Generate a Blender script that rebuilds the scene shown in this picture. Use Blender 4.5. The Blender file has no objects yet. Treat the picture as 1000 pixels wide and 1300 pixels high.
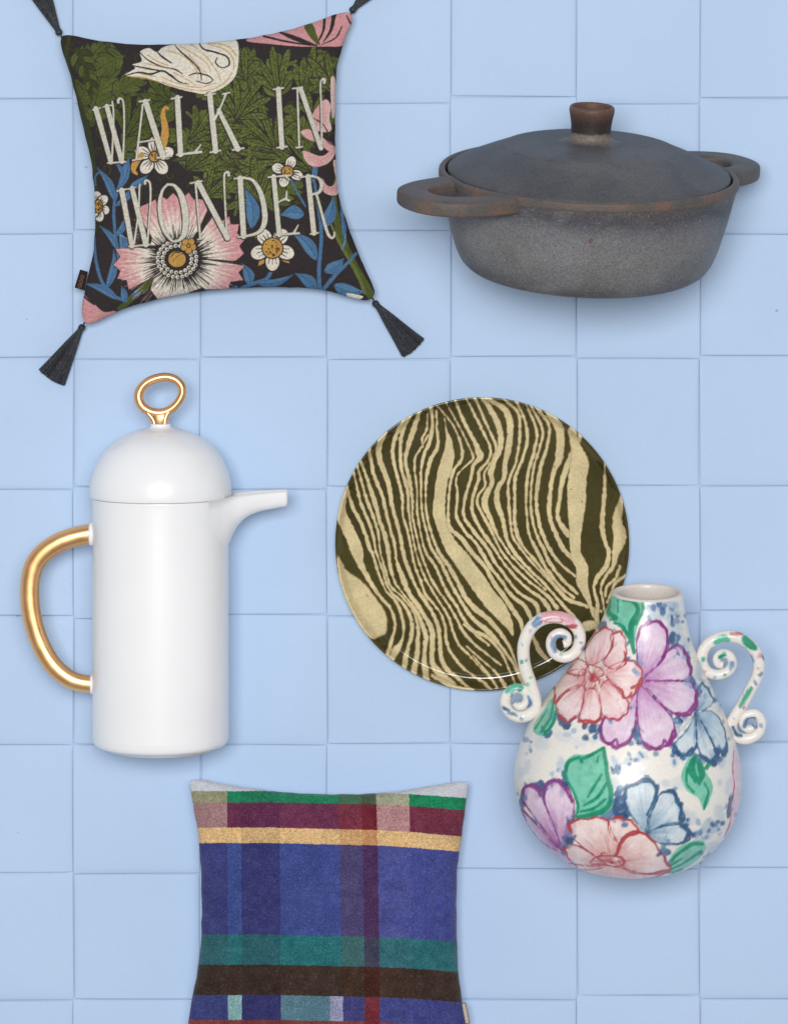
import bpy, math, random
import numpy as np
from mathutils import Matrix, Vector, Euler

# ------------------------------------------------------------------ units
S = 0.0008            # one image pixel in metres (positions are image pixels: x right, y DOWN)
D = 4000.0            # camera height above the table, in image pixels
CX, CY = 500.0, 264.0 # image pixel straight below the camera
scene = bpy.context.scene
COL = scene.collection
rng = np.random.default_rng(7)
random.seed(7)

def at(x, y, z=0.0):
    """image pixel (x, y) moved along its camera ray to z above the table -> world metres"""
    f = (D - z) / D  # position scaled about the camera
    X = CX + (x - CX) * f
    Y = CY + (y - CY) * f
    return Vector(((X - 500) * S, (650 - Y) * S, z * S))

# ------------------------------------------------------------------ objects
def link(o, parent=None):
    COL.objects.link(o)
    if parent is not None:
        o.parent = parent
    return o

def thing(name, label, cat, loc, rot=(0, 0, 0)):
    o = bpy.data.objects.new(name, None)
    o.empty_display_size = 0.02
    o.location = loc
    o.rotation_euler = rot
    o["label"] = label
    o["category"] = cat
    return link(o)

def mesh_obj(name, V, F, mat, parent=None, color=None, smooth=True, uniform=None):
    """V (n,3) metres, F (m,4) or list of faces"""
    me = bpy.data.meshes.new(name)
    V = np.asarray(V, dtype=np.float32)
    if isinstance(F, np.ndarray):
        n, m = len(V), len(F)
        k = F.shape[1]
        me.vertices.add(n)
        me.vertices.foreach_set("co", V.ravel())
        me.loops.add(m * k)
        me.loops.foreach_set("vertex_index", F.astype(np.int32).ravel())
        me.polygons.add(m)
        me.polygons.foreach_set("loop_start", np.arange(0, m * k, k, dtype=np.int32))
        me.update(calc_edges=True)
    else:
        me.from_pydata(V.tolist(), [], F)
        me.update()
    me.validate()
    if color is not None:
        a = me.color_attributes.new("paint", 'FLOAT_COLOR', 'POINT')
        c = np.ones((len(V), 4), dtype=np.float32)
        c[:, :3] = lin(np.clip(color, 0, 1))
        a.data.foreach_set("color", c.ravel())
    if smooth:
        me.polygons.foreach_set("use_smooth", np.ones(len(me.polygons), dtype=bool))
    me.materials.append(mat)
    o = bpy.data.objects.new(name, me)
    return link(o, parent)

def lin(c):
    c = np.asarray(c, dtype=np.float32)
    return np.where(c <= 0.04045, c / 12.92, ((c + 0.055) / 1.055) ** 2.4)

def hexlin(r, g, b):
    return tuple(float(v) for v in lin(np.array([r, g, b]) / 255.0)) + (1.0,)

def grid_faces(ny, nx, wrap=False, base=0, flip=False):
    j, i = np.meshgrid(np.arange(ny - 1), np.arange(nx if wrap else nx - 1), indexing='ij')
    a = j * nx + i
    b = j * nx + (i + 1) % nx
    c = (j + 1) * nx + (i + 1) % nx
    d = (j + 1) * nx + i
    q = np.stack([a, b, c, d], -1).reshape(-1, 4) + base
    return q[:, ::-1] if flip else q

def cat(parts):
    Vs, Fs, n = [], [], 0
    for V, F in parts:
        V = np.asarray(V).reshape(-1, 3)
        Vs.append(V); Fs.append(np.asarray(F) + n); n += len(V)
    return np.concatenate(Vs), np.concatenate(Fs)

def catmull(P, n=12, closed=False):
    P = np.asarray(P, dtype=float)
    if closed:
        Q = np.vstack([P[-1], P, P[0], P[1]])
    else:
        Q = np.vstack([2 * P[0] - P[1], P, 2 * P[-1] - P[-2]])
    out = []
    for k in range(1, len(Q) - 2):
        p0, p1, p2, p3 = Q[k - 1], Q[k], Q[k + 1], Q[k + 2]
        for t in np.arange(n) / n:
            out.append(0.5 * (2 * p1 + (p2 - p0) * t + (2 * p0 - 5 * p1 + 4 * p2 - p3) * t * t + (3 * p1 - p0 - 3 * p2 + p3) * t ** 3))
    if not closed:
        out.append(P[-1])
    return np.array(out)

def resample(P, n):
    P = np.asarray(P, dtype=float)
    L = np.r_[0, np.cumsum(np.linalg.norm(np.diff(P[:, :2] if P.shape[1] < 3 else P[:, :3], axis=0), axis=1))]
    t = np.linspace(0, L[-1], n)
    return np.stack([np.interp(t, L, P[:, k]) for k in range(P.shape[1])], 1)

def sweep(path, normal, a, b, m=16, closed=False, caps=True, power=2.0):
    """planar sweep: a = half size in the plane of the path, b = half size along the normal"""
    path = np.asarray(path, dtype=float); n = len(path)
    a = np.broadcast_to(a, n); b = np.broadcast_to(b, n)
    if closed:
        T = np.roll(path, -1, 0) - np.roll(path, 1, 0)
    else:
        T = np.gradient(path, axis=0)
    T /= np.linalg.norm(T, axis=1)[:, None] + 1e-12
    N = np.broadcast_to(np.asarray(normal, dtype=float), path.shape)
    B = np.cross(T, N); B /= np.linalg.norm(B, axis=1)[:, None] + 1e-12
    N = np.cross(B, T)
    th = np.arange(m) * 2 * np.pi / m
    c, s = np.cos(th), np.sin(th)
    e = 2.0 / power
    c = np.sign(c) * np.abs(c) ** e; s = np.sign(s) * np.abs(s) ** e
    V = path[:, None] + B[:, None] * (a[:, None] * c)[..., None] + N[:, None] * (b[:, None] * s)[..., None]
    F = grid_faces(n, m, True, flip=False)
    V = V.reshape(-1, 3)
    if closed:
        j = np.arange(m)
        q = np.stack([(n - 1) * m + j, (n - 1) * m + (j + 1) % m, (j + 1) % m, j], -1)
        F = np.vstack([F, q])
    elif caps:
        V = np.vstack([V, path[0], path[-1]])
        j = np.arange(m); k = n * m
        F = np.vstack([F, np.stack([np.full(m, k), (j + 1) % m, j, np.full(m, k)], -1)[:, [0, 1, 2, 2]],
                       np.stack([np.full(m, k + 1), (n - 1) * m + j, (n - 1) * m + (j + 1) % m, (n - 1) * m + (j + 1) % m], -1)])
    return V, F

def tri_ok(F):
    """quads with a repeated corner -> list with triangles"""
    out = []
    for f in np.asarray(F).tolist():
        g = []
        for v in f:
            if v not in g:
                g.append(v)
        if len(g) > 2:
            out.append(g)
    return out

def lathe(profile, n=128, offs=None):
    """profile (r, y) along +y axis; offs(y)->x shift"""
    P = np.asarray(profile, dtype=float)
    th = np.arange(n) * 2 * np.pi / n
    V = np.zeros((len(P), n, 3))
    V[..., 0] = P[:, :1] * np.sin(th)
    V[..., 2] = P[:, :1] * np.cos(th)
    V[..., 1] = P[:, 1:2]
    if offs is not None:
        V[..., 0] += np.asarray(offs(P[:, 1]))[:, None]
    return V.reshape(-1, 3), grid_faces(len(P), n, True)

# ------------------------------------------------------------------ painting patterns on surfaces
def vnoise(X, Y, scale, seed):
    r = np.random.default_rng(seed).random((257, 257)).astype(np.float32)
    x = np.asarray(X) / scale; y = np.asarray(Y) / scale
    xi = np.floor(x).astype(int); yi = np.floor(y).astype(int)
    fx = x - xi; fy = y - yi
    fx = fx * fx * (3 - 2 * fx); fy = fy * fy * (3 - 2 * fy)
    xi &= 255; yi &= 255
    a = r[yi, xi] * (1 - fx) + r[yi, xi + 1] * fx
    b = r[yi + 1, xi] * (1 - fx) + r[yi + 1, xi + 1] * fx
    return (a * (1 - fy) + b * fy) * 2 - 1

class Canvas:
    """a hand-painted design held as a small array and then stored on the vertices of the surface"""
    def __init__(s, x0, y0, x1, y1, K, bg):
        s.x0, s.y0, s.K = x0, y0, K
        s.W, s.H = int((x1 - x0) * K), int((y1 - y0) * K)
        s.img = np.empty((s.H, s.W, 3), dtype=np.float32)
        s.img[:] = np.array(bg) / 255.0
        s.wob = 0.0
    def grid(s):
        x = s.x0 + (np.arange(s.W) + 0.5) / s.K; y = s.y0 + (np.arange(s.H) + 0.5) / s.K
        return np.meshgrid(x, y)
    def _win(s, lo, hi):
        i0 = max(0, int((lo[0] - s.x0) * s.K)); i1 = min(s.W, int((hi[0] - s.x0) * s.K) + 2)
        j0 = max(0, int((lo[1] - s.y0) * s.K)); j1 = min(s.H, int((hi[1] - s.y0) * s.K) + 2)
        if i1 <= i0 or j1 <= j0:
            return None
        X, Y = np.meshgrid(s.x0 + (np.arange(i0, i1) + .5) / s.K, s.y0 + (np.arange(j0, j1) + .5) / s.K)
        return (slice(j0, j1), slice(i0, i1)), X, Y
    def _blend(s, sl, X, Y, a, col):
        c = col(X, Y) if callable(col) else np.array(col)
        c = np.asarray(c, dtype=np.float32) / 255.0
        s.img[sl] = s.img[sl] * (1 - a[..., None]) + c * a[..., None]
    def poly(s, pts, col, alpha=1.0, soft=0.7, smooth=True, wob=None, clip=None):
        P = np.asarray(pts, dtype=float)
        if smooth:
            P = catmull(P, 5, True)
        w = s._win(P.min(0) - 3, P.max(0) + 3)
        if w is None:
            return
        sl, X, Y = w
        d2 = np.full(X.shape, 1e4); ins = np.zeros(X.shape, bool)
        Q = np.roll(P, -1, 0)
        xs, ys = X[0], Y[:, 0]
        pad = soft + 2.5 + 2 * s.wob
        for (ax, ay), (bx, by) in zip(P, Q):
            ex, ey = bx - ax, by - ay
            L = ex * ex + ey * ey + 1e-12
            i0, i1 = np.searchsorted(xs, (min(ax, bx) - pad, max(ax, bx) + pad))
            j0, j1 = np.searchsorted(ys, (min(ay, by) - pad, max(ay, by) + pad))
            if i1 > i0 and j1 > j0:
                x_, y_ = xs[None, i0:i1], ys[j0:j1, None]
                t = np.clip(((x_ - ax) * ex + (y_ - ay) * ey) / L, 0, 1)
                w_ = d2[j0:j1, i0:i1]
                np.minimum(w_, (x_ - ax - t * ex) ** 2 + (y_ - ay - t * ey) ** 2, out=w_)
            if ay != by:
                j0, j1 = np.searchsorted(ys, (min(ay, by), max(ay, by)))
                if j1 > j0:
                    xc = ex * (ys[j0:j1] - ay) / (by - ay) + ax
                    ins[j0:j1] ^= xs[None, :] < xc[:, None]
        d = np.sqrt(d2); d = np.where(ins, -d, d)
        wob = s.wob if wob is None else wob
        if wob:
            d = d + wob * vnoise(X, Y, 4.0, 11)
        a = np.clip(0.5 - d / soft, 0, 1)
        al = alpha(X, Y, d) if callable(alpha) else alpha
        if clip is not None:
            a = a * clip(X, Y)
        s._blend(sl, X, Y, a * al, col)
    def stroke(s, pts, col, alpha=1.0, soft=0.7, smooth=True, w=None, wob=None):
        """pts (x, y, width)"""
        P = np.asarray(pts, dtype=float)
        if P.shape[1] == 2:
            P = np.c_[P, np.full(len(P), w)]
        if smooth and len(P) > 2:
            P = catmull(P, 6)
        r = P[:, 2].max() / 2 + 2
        wn = s._win(P[:, :2].min(0) - r, P[:, :2].max(0) + r)
        if wn is None:
            return
        sl, X, Y = wn
        d = np.full(X.shape, 1e4)
        xs, ys = X[0], Y[:, 0]
        for (ax, ay, aw), (bx, by, bw) in zip(P[:-1], P[1:]):
            ex, ey = bx - ax, by - ay
            L = ex * ex + ey * ey + 1e-12
            pad = max(aw, bw) / 2 + soft + 2 + 2 * s.wob
            i0, i1 = np.searchsorted(xs, (min(ax, bx) - pad, max(ax, bx) + pad))
            j0, j1 = np.searchsorted(ys, (min(ay, by) - pad, max(ay, by) + pad))
            if i1 <= i0 or j1 <= j0:
                continue
            x_, y_ = xs[None, i0:i1], ys[j0:j1, None]
            t = np.clip(((x_ - ax) * ex + (y_ - ay) * ey) / L, 0, 1)
            w_ = d[j0:j1, i0:i1]
            np.minimum(w_, np.hypot(x_ - ax - t * ex, y_ - ay - t * ey) - (aw + (bw - aw) * t) / 2, out=w_)
        wob = s.wob if wob is None else wob
        if wob:
            d = d + wob * vnoise(X, Y, 4.0, 12)
        a = np.clip(0.5 - d / soft, 0, 1)
        s._blend(sl, X, Y, a * alpha, col)
    def blob(s, x, y, rx, ry, col, alpha=1.0, soft=0.8, rot=0.0, wob=None):
        th = np.arange(14) * 2 * np.pi / 14
        c, n = math.cos(rot), math.sin(rot)
        px, py = rx * np.cos(th), ry * np.sin(th)
        s.poly(np.c_[x + px * c - py * n, y + px * n + py * c], col, alpha, soft, True, wob)
    def sample(s, x, y):
        u = np.clip((np.asarray(x) - s.x0) * s.K - .5, 0, s.W - 1.001); v = np.clip((np.asarray(y) - s.y0) * s.K - .5, 0, s.H - 1.001)
        i = u.astype(int); j = v.astype(int); fu = (u - i)[..., None]; fv = (v - j)[..., None]
        I = s.img
        return (I[j, i] * (1 - fu) + I[j, i + 1] * fu) * (1 - fv) + (I[j + 1, i] * (1 - fu) + I[j + 1, i + 1] * fu) * fv

# ------------------------------------------------------------------ materials
class NT:
    def __init__(s, name):
        s.m = bpy.data.materials.new(name); s.m.use_nodes = True
        s.t = s.m.node_tree; s.b = s.t.nodes["Principled BSDF"]
    def n(s, typ, **kw):
        o = s.t.nodes.new(typ)
        for k, v in kw.items():
            if k.startswith("i_"):
                key = k[2:]
                o.inputs[int(key) if key.isdigit() else key.replace("_", " ")].default_value = v
            else:
                setattr(o, k, v)
        return o
    def l(s, a, b):
        s.t.links.new(a, b)
    def set(s, **kw):
        for k, v in kw.items():
            s.b.inputs[k.replace("_", " ")].default_value = v
    def noise(s, scale, detail=3, rough=.5, stretch=None):
        tc = s.n("ShaderNodeTexCoord")
        o = s.n("ShaderNodeTexNoise"); o.inputs["Scale"].default_value = scale
        o.inputs["Detail"].default_value = detail; o.inputs["Roughness"].default_value = rough
        if stretch:
            mp = s.n("ShaderNodeMapping"); mp.inputs["Scale"].default_value = stretch
            s.l(tc.outputs["Object"], mp.inputs[0]); s.l(mp.outputs[0], o.inputs["Vector"])
        else:
            s.l(tc.outputs["Object"], o.inputs["Vector"])
        return o.outputs["Fac"]
    def ramp(s, fac, stops):
        r = s.n("ShaderNodeValToRGB")
        e = r.color_ramp.elements
        while len(e) < len(stops):
            e.new(0.5)
        for k, (p, c) in enumerate(stops):
            e[k].position = p
            e[k].color = c if isinstance(c, tuple) else (c, c, c, 1)
        s.l(fac, r.inputs[0])
        return r.outputs[0]
    def mix(s, fac, a, b, mode='MIX'):
        m = s.n("ShaderNodeMix", data_type='RGBA', blend_type=mode)
        for sock, v in ((m.inputs[0], fac), (m.inputs[6], a), (m.inputs[7], b)):
            if hasattr(v, "is_output"):
                s.l(v, sock)
            else:
                sock.default_value = v
        return m.outputs[2]
    def math(s, op, a, b=0.0):
        m = s.n("ShaderNodeMath", operation=op)
        for sock, v in ((m.inputs[0], a), (m.inputs[1], b)):
            if hasattr(v, "is_output"):
                s.l(v, sock)
            else:
                sock.default_value = v
        return m.outputs[0]
    def bump(s, height, strength, dist):
        b = s.n("ShaderNodeBump"); b.inputs["Strength"].default_value = strength; b.inputs["Distance"].default_value = dist
        s.l(height, b.inputs["Height"]); s.l(b.outputs[0], s.b.inputs["Normal"])
    def color(s, sock):
        s.l(sock, s.b.inputs["Base Color"])
    def paint(s):
        a = s.n("ShaderNodeAttribute"); a.attribute_name = "paint"
        return a.outputs["Color"]

def mat_paper():
    t = NT("blue_paper")
    a = t.noise(480, 3, .65, (.7, 5, 1)); b = t.noise(480, 3, .65, (5, .7, 1)); c = t.noise(7, 3)
    weave = t.math('ADD', t.math('MULTIPLY', a, .5), t.math('MULTIPLY', b, .5))
    col = t.ramp(weave, [(.3, hexlin(178, 203, 233)), (.7, hexlin(198, 219, 246))])
    col = t.mix(.5, col, t.ramp(c, [(.3, hexlin(185, 208, 237)), (.7, hexlin(191, 214, 243))]))
    sp = t.noise(130, 1, .3)
    col = t.mix(t.ramp(sp, [(.83, 0.0), (.87, .45)]), col, hexlin(105, 135, 165))
    t.color(col); t.set(Roughness=.85); t.b.inputs["Specular IOR Level"].default_value = .2
    t.bump(weave, .35, .0005)
    return t.m

def mat_fabric(name, rough=.92, scale=650, strength=.5, sheen=.0, twill=False):
    t = NT(name)
    a = t.noise(scale, 1, .5, (.45, 2.6, 1)); b = t.noise(scale * 1.3, 1, .5, (2.2, .6, 1))
    h = t.math('ADD', t.math('MULTIPLY', a, .6), t.math('MULTIPLY', b, .4))
    col = t.mix(1.0, t.paint(), t.ramp(h, [(.32, .82), (.66, 1.2)]), 'MULTIPLY')
    t.color(col); t.set(Roughness=rough); t.b.inputs["Specular IOR Level"].default_value = .15
    if sheen:
        t.set(Sheen_Weight=sheen)
    t.bump(h, strength, .0009)
    return t.m

def mat_thread():
    t = NT("tassel_thread")
    f = t.noise(400, 2)
    t.color(t.ramp(f, [(.3, hexlin(28, 30, 38)), (.6, hexlin(50, 53, 62)), (.75, hexlin(84, 76, 72))]))
    t.set(Roughness=.6); return t.m

def mat_porcelain():
    t = NT("white_porcelain")
    c = t.noise(9, 2)
    t.color(t.ramp(c, [(.3, hexlin(242, 242, 243)), (.7, hexlin(246, 246, 247))]))
    t.set(Roughness=.32, Coat_Weight=.3, Coat_Roughness=.16)
    t.bump(t.noise(14, 2), .05, .002); return t.m

def mat_gold():
    t = NT("gold_lustre")
    c = t.noise(30, 3)
    t.color(t.ramp(c, [(.3, (.98, .53, .22, 1)), (.7, (1.0, .60, .29, 1))]))
    t.set(Metallic=1.0)
    r = t.ramp(t.noise(60, 3), [(.3, .30), (.75, .40)])
    t.l(r, t.b.inputs["Roughness"])
    t.bump(t.noise(45, 2), .03, .001); return t.m

def mat_glaze(name, rough=.14, coat=.6, bump=.06):
    t = NT(name)
    g = t.noise(500, 2)
    t.color(t.mix(1.0, t.paint(), t.ramp(g, [(.3, .94), (.7, 1.04)]), 'MULTIPLY'))
    t.set(Roughness=rough, Coat_Weight=coat, Coat_Roughness=.08)
    t.bump(t.noise(26, 2), bump, .002); return t.m

def mat_clay(name, kind):
    t = NT(name)
    tc = t.n("ShaderNodeTexCoord"); sx = t.n("ShaderNodeSeparateXYZ"); t.l(tc.outputs["Object"], sx.inputs[0])
    big = t.noise(9, 4); mid = t.noise(42, 5, .65); fine = t.noise(560, 3, .75); fin2 = t.noise(330, 2, .6)
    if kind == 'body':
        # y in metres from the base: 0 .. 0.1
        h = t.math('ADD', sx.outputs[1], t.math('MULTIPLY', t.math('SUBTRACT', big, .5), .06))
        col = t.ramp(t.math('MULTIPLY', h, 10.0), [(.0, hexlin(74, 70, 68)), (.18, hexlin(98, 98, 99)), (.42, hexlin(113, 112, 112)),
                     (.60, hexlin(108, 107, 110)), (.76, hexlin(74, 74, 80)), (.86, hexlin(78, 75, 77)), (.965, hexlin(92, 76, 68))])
        pt = t.noise(17, 3, .6)
        col = t.mix(t.ramp(pt, [(.45, 0.0), (.65, .55)]), col, hexlin(124, 124, 128))
        spk = t.ramp(fine, [(.36, .5), (.5, .97), (.64, 1.35)])
        col = t.mix(.75, col, t.mix(1.0, col, spk, 'MULTIPLY'))
        col = t.mix(t.ramp(fin2, [(.60, 0.0), (.72, .55)]), col, hexlin(138, 134, 130))
        col = t.mix(t.ramp(mid, [(.60, 0.0), (.74, .6)]), col, hexlin(84, 84, 92))
        rust = t.noise(120, 2)
        col = t.mix(t.ramp(rust, [(.72, 0.0), (.76, .7)]), col, hexlin(104, 62, 44))
    elif kind == 'lid':
        col = t.ramp(big, [(.35, hexlin(72, 72, 75)), (.5, hexlin(82, 82, 85)), (.65, hexlin(92, 91, 92))])
        col = t.mix(.6, col, t.mix(1.0, col, t.ramp(fine, [(.35, .55), (.65, 1.4)]), 'MULTIPLY'))
        col = t.mix(t.ramp(mid, [(.5, 0.0), (.72, .5)]), col, hexlin(62, 61, 66))
    elif kind == 'rust':
        col = t.ramp(mid, [(.35, hexlin(80, 78, 77)), (.5, hexlin(92, 83, 78)), (.72, hexlin(118, 88, 73))])
        col = t.mix(.5, col, t.mix(1.0, col, t.ramp(fine, [(.35, .55), (.65, 1.35)]), 'MULTIPLY'))
    elif kind == 'grey':
        col = t.ramp(mid, [(.35, hexlin(78, 76, 75)), (.65, hexlin(98, 93, 89))])
        col = t.mix(.5, col, t.mix(1.0, col, t.ramp(fine, [(.35, .6), (.65, 1.3)]), 'MULTIPLY'))
    else:  # knob: pale scorched foot, black waist, rusty brown lip
        h = t.math('ADD', sx.outputs[1], t.math('MULTIPLY', t.math('SUBTRACT', mid, .5), .016))
        lo = .132; 
        v = t.math('MULTIPLY', t.math('SUBTRACT', h, .128), 1 / .045)
        col = t.ramp(v, [(.0, hexlin(78, 76, 77)), (.07, hexlin(84, 81, 80)), (.20, hexlin(118, 110, 100)), (.27, hexlin(112, 103, 94)), (.33, hexlin(46, 41, 40)), (.55, hexlin(54, 46, 44)), (.74, hexlin(88, 66, 58)), (.95, hexlin(112, 82, 70))])
        col = t.mix(.6, col, t.mix(1.0, col, t.ramp(fine, [(.35, .5), (.65, 1.4)]), 'MULTIPLY'))
    t.color(col); t.set(Roughness=.55)
    t.b.inputs["Specular IOR Level"].default_value = .35
    hb = t.math('ADD', t.math('MULTIPLY', fine, .4), t.math('ADD', t.math('MULTIPLY', mid, .5), t.math('MULTIPLY', fin2, .4)))
    t.bump(hb, .35, .0012)
    return t.m

PAPER = mat_paper()
TAPESTRY = mat_fabric("tapestry_weave", scale=620, strength=.5)
WOOL = mat_fabric("wool_twill", scale=520, strength=.6, sheen=.15)
THREAD = mat_thread()
PORCELAIN = mat_porcelain()
GOLD = mat_gold()
PLATE_GLAZE = mat_glaze("marbled_glaze", .11, 0.0, .05)
PLATE_GLAZE.node_tree.nodes["Principled BSDF"].inputs["Specular IOR Level"].default_value = .4
VASE_GLAZE = mat_glaze("painted_glaze", .38, .18, .10)

# ------------------------------------------------------------------ the surface: strips of blue paper woven into squares
def build_surface():
    xs = [93, 254, 415, 572, 732, 888]
    rows = {0: [124.5, 298, 453.5, 622.5, 781, 947, 1108, 1272], 1: [132, 291, 457, 618, 787, 945.5, 1111, 1269],
            2: [123, 297, 453, 622.5, 780, 947, 1104, 1271], 3: [132, 292, 457, 617.5, 784, 944, 1109, 1267],
            4: [122, 297, 452, 621, 779, 946, 1103, 1271], 5: [132.5, 291, 456, 616, 780.5, 944, 1105, 1264],
            6: [123.5, 298, 451, 618, 774.5, 944, 1101.5, 1270]}
    X = [93 - 160 * k for k in range(7, 0, -1)] + xs + [888 + 159 * k for k in range(1, 8)]
    parts = []
    ng = 14
    for c in range(len(X) - 1):
        col = c - 6
        base = rows.get(col, rows[0] if col % 2 == 0 else rows[1])
        Y = [base[0] - 161 * k for k in range(8, 0, -1)] + base + [base[-1] + 161 * k for k in range(1, 8)]
        for r in range(len(Y) - 1):
            over = (c + r) % 2 == 0
            g = rng.uniform(.22, .42)
            t = np.linspace(0, 1, ng)
            e = np.r_[0, .004, .01, .018, .03, .045, .065, .09, .13, np.linspace(.18, .82, 7), .87, .91, .935, .955, .97, .982, .99, .996, 1]
            j1, j2, j3, j4 = rng.normal(0, .5, 4)
            x0, x1, y0, y1 = X[c] + g, X[c + 1] - g, Y[r] + g, Y[r + 1] - g
            U, W = np.meshgrid(e, e)
            bow = np.sin(np.pi * W) * rng.normal(0, .25)
            bow2 = np.sin(np.pi * U) * rng.normal(0, .35)
            PX = x0 + (x1 - x0) * U + bow * np.where(U > .5, 1, -1) * 0.3
            PY = y0 + (y1 - y0) * W + bow2 * .4
            PY = PY + (U - .5) * np.clip(rng.normal(0, 1.0), -1.6, 1.6)
            PX = PX + (W - .5) * np.clip(rng.normal(0, .8), -1.3, 1.3)
            # a strip that runs over is a shallow arch that dives at its two ends; its long edges stand proud
            a, b = (W, U) if over else (U, W)
            arch = 1 - np.abs(2 * a - 1) ** 5
            lift = rng.uniform(.8, 1.6)
            Z = -3.2 + 1.1 * arch + lift * .5 * (1 - np.abs(2 * a - 1) ** 3)
            edge = np.clip(np.minimum(b, 1 - b) / .004, 0, 1)
            edge2 = np.clip(np.minimum(a, 1 - a) / .004, 0, 1)
            Z = Z - (1 - edge) * .5 - (1 - edge2) * 1.5
            Z = Z - 1.5 * np.exp(-np.minimum(a, 1 - a) * 160 / 5.0) - .5 * np.exp(-np.minimum(b, 1 - b) * 160 / 6.0) * rng.uniform(.2, 1.4)
            tilt = rng.normal(0, .5)
            Z = Z + (b - .5) * tilt
            V = np.stack([(PX - 500) * S, (650 - PY) * S, np.minimum(Z, -0.02) * S], -1)
            parts.append((V, grid_faces(len(e), len(e), flip=True)))
    # backing sheet seen in the slits
    x0, x1, y0, y1 = X[0] - 5, X[-1] + 5, -1300, 2500
    B = np.array([[x0, y1], [x1, y1], [x1, y0], [x0, y0]], float)
    V = np.stack([(B[:, 0] - 500) * S, (650 - B[:, 1]) * S, np.full(4, -6.0 * S)], -1)
    parts.append((V, np.array([[0, 1, 2, 3]])))
    V, F = cat(parts)
    o = mesh_obj("tabletop", V, F, PAPER)
    o["kind"] = "structure"
    o["label"] = "pale blue paper strips woven into large squares under all the objects"
    return o
build_surface()

# ------------------------------------------------------------------ cushions
def cushion_mesh(name, top, right, bottom, left, zmid, H, canvas, mat, parent, org, n=560, seed=3, power=.5, back=None):
    """outline curves in image pixels: top left->right, right top->bottom, bottom left->right, left top->bottom"""
    nu = n
    T = resample(catmull(top, 10), nu); B = resample(catmull(bottom, 10), nu)
    L = resample(catmull(left, 10), nu); R = resample(catmull(right, 10), nu)
    for k_, Q_ in enumerate((T, B, L, R)):
        s_ = np.arange(nu); Q_ += .55 * np.stack([vnoise(s_, s_ * 0 + 3.3, 22, seed + 10 + k_), vnoise(s_, s_ * 0 + 9.3, 17, seed + 20 + k_)], 1)
    c00, c10, c01, c11 = (T[0] + L[0]) / 2, (T[-1] + R[0]) / 2, (B[0] + L[-1]) / 2, (B[-1] + R[-1]) / 2
    T[0] = L[0] = c00; T[-1] = R[0] = c10; B[0] = L[-1] = c01; B[-1] = R[-1] = c11
    def build(m, sign):
        idx = np.linspace(0, nu - 1, m)
        g = lambda Q: np.stack([np.interp(idx, np.arange(nu), Q[:, k]) for k in (0, 1)], 1)
        t, b, l, r = g(T), g(B), g(L), g(R)
        u = np.linspace(0, 1, m)[None, :, None]; v = np.linspace(0, 1, m)[:, None, None]
        P = (1 - v) * t[None] + v * b[None] + (1 - u) * l[:, None] + u * r[:, None] \
            - ((1 - u) * (1 - v) * c00 + u * (1 - v) * c10 + (1 - u) * v * c01 + u * v * c11)
        u = u[..., 0]; v = v[..., 0]
        a = 1 - np.abs(2 * u - 1) ** 2.4; bb = 1 - np.abs(2 * v - 1) ** 2.4
        f = np.clip(a * bb, 0, 1) ** power
        X, Y = P[..., 0], P[..., 1]
        wr = vnoise(X, Y, 75, seed) * 4.2 + vnoise(X, Y, 34, seed + 1) * 1.7
        # puckers that run in from the seam
        ed = np.exp(-np.minimum(np.minimum(u, 1 - u), np.minimum(v, 1 - v)) * 14)
        wr = wr + ed * (vnoise(X * np.ones_like(Y), Y * 0 + X * 0, 13, seed + 2) * (np.minimum(v, 1 - v) < np.minimum(u, 1 - u)) + vnoise(Y, X * 0, 13, seed + 3) * (np.minimum(v, 1 - v) >= np.minimum(u, 1 - u))) * 2.2
        Z = zmid + sign * H * f + wr * f ** .8 * (1 if sign > 0 else .2)
        # fold lines running from the corners
        for cu, cv in ((0, 0), (1, 0), (0, 1), (1, 1)):
            du, dv = np.abs(u - cu), np.abs(v - cv)
            q = np.hypot(du, dv)
            Z = Z + sign * 1.8 * np.sin((np.arctan2(dv, du) * 9)) * np.exp(-q * 9) * np.clip(q * 12, 0, 1) * f ** .3
        Z = np.maximum(Z, 0.4 + 0 * Z)
        return X, Y, Z
    X, Y, Z = build(n, 1)
    DX = X + (X - CX) * (Z - zmid) / D; DY = Y + (Y - CY) * (Z - zmid) / D   # pattern looked up at projected image position, stretched about the camera by height
    m2 = 90
    X2, Y2, Z2 = build(m2, -.86)
    fz = (D - zmid) / D
    def w(X, Y, Z):
        return np.stack([(CX + (X - CX) * fz - 500) * S, (650 - (CY + (Y - CY) * fz)) * S, Z * S], -1) - np.array(org)
    V, F = cat([(w(X, Y, Z), grid_faces(n, n, flip=True)), (w(X2, Y2, Z2), grid_faces(m2, m2))])
    C1 = canvas.sample(DX, DY).reshape(-1, 3)
    C2 = canvas.sample(X2, Y2).reshape(-1, 3) if back is None else np.tile(np.array(back) / 255.0, (m2 * m2, 1))
    return mesh_obj(name, V, F, mat, parent, np.vstack([C1, C2]))

# ---- pattern of the tapestry cushion
DK = (51, 45, 46); CREAM = (196, 192, 177); OL = (78, 86, 44); OL2 = (98, 106, 56); OLD = (58, 63, 38)
BLU = (74, 108, 142); BLU2 = (90, 126, 158); PINK = (196, 140, 142); PK2 = (216, 184, 176); GLD = (180, 138, 72); WHT = (212, 205, 190)

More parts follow.
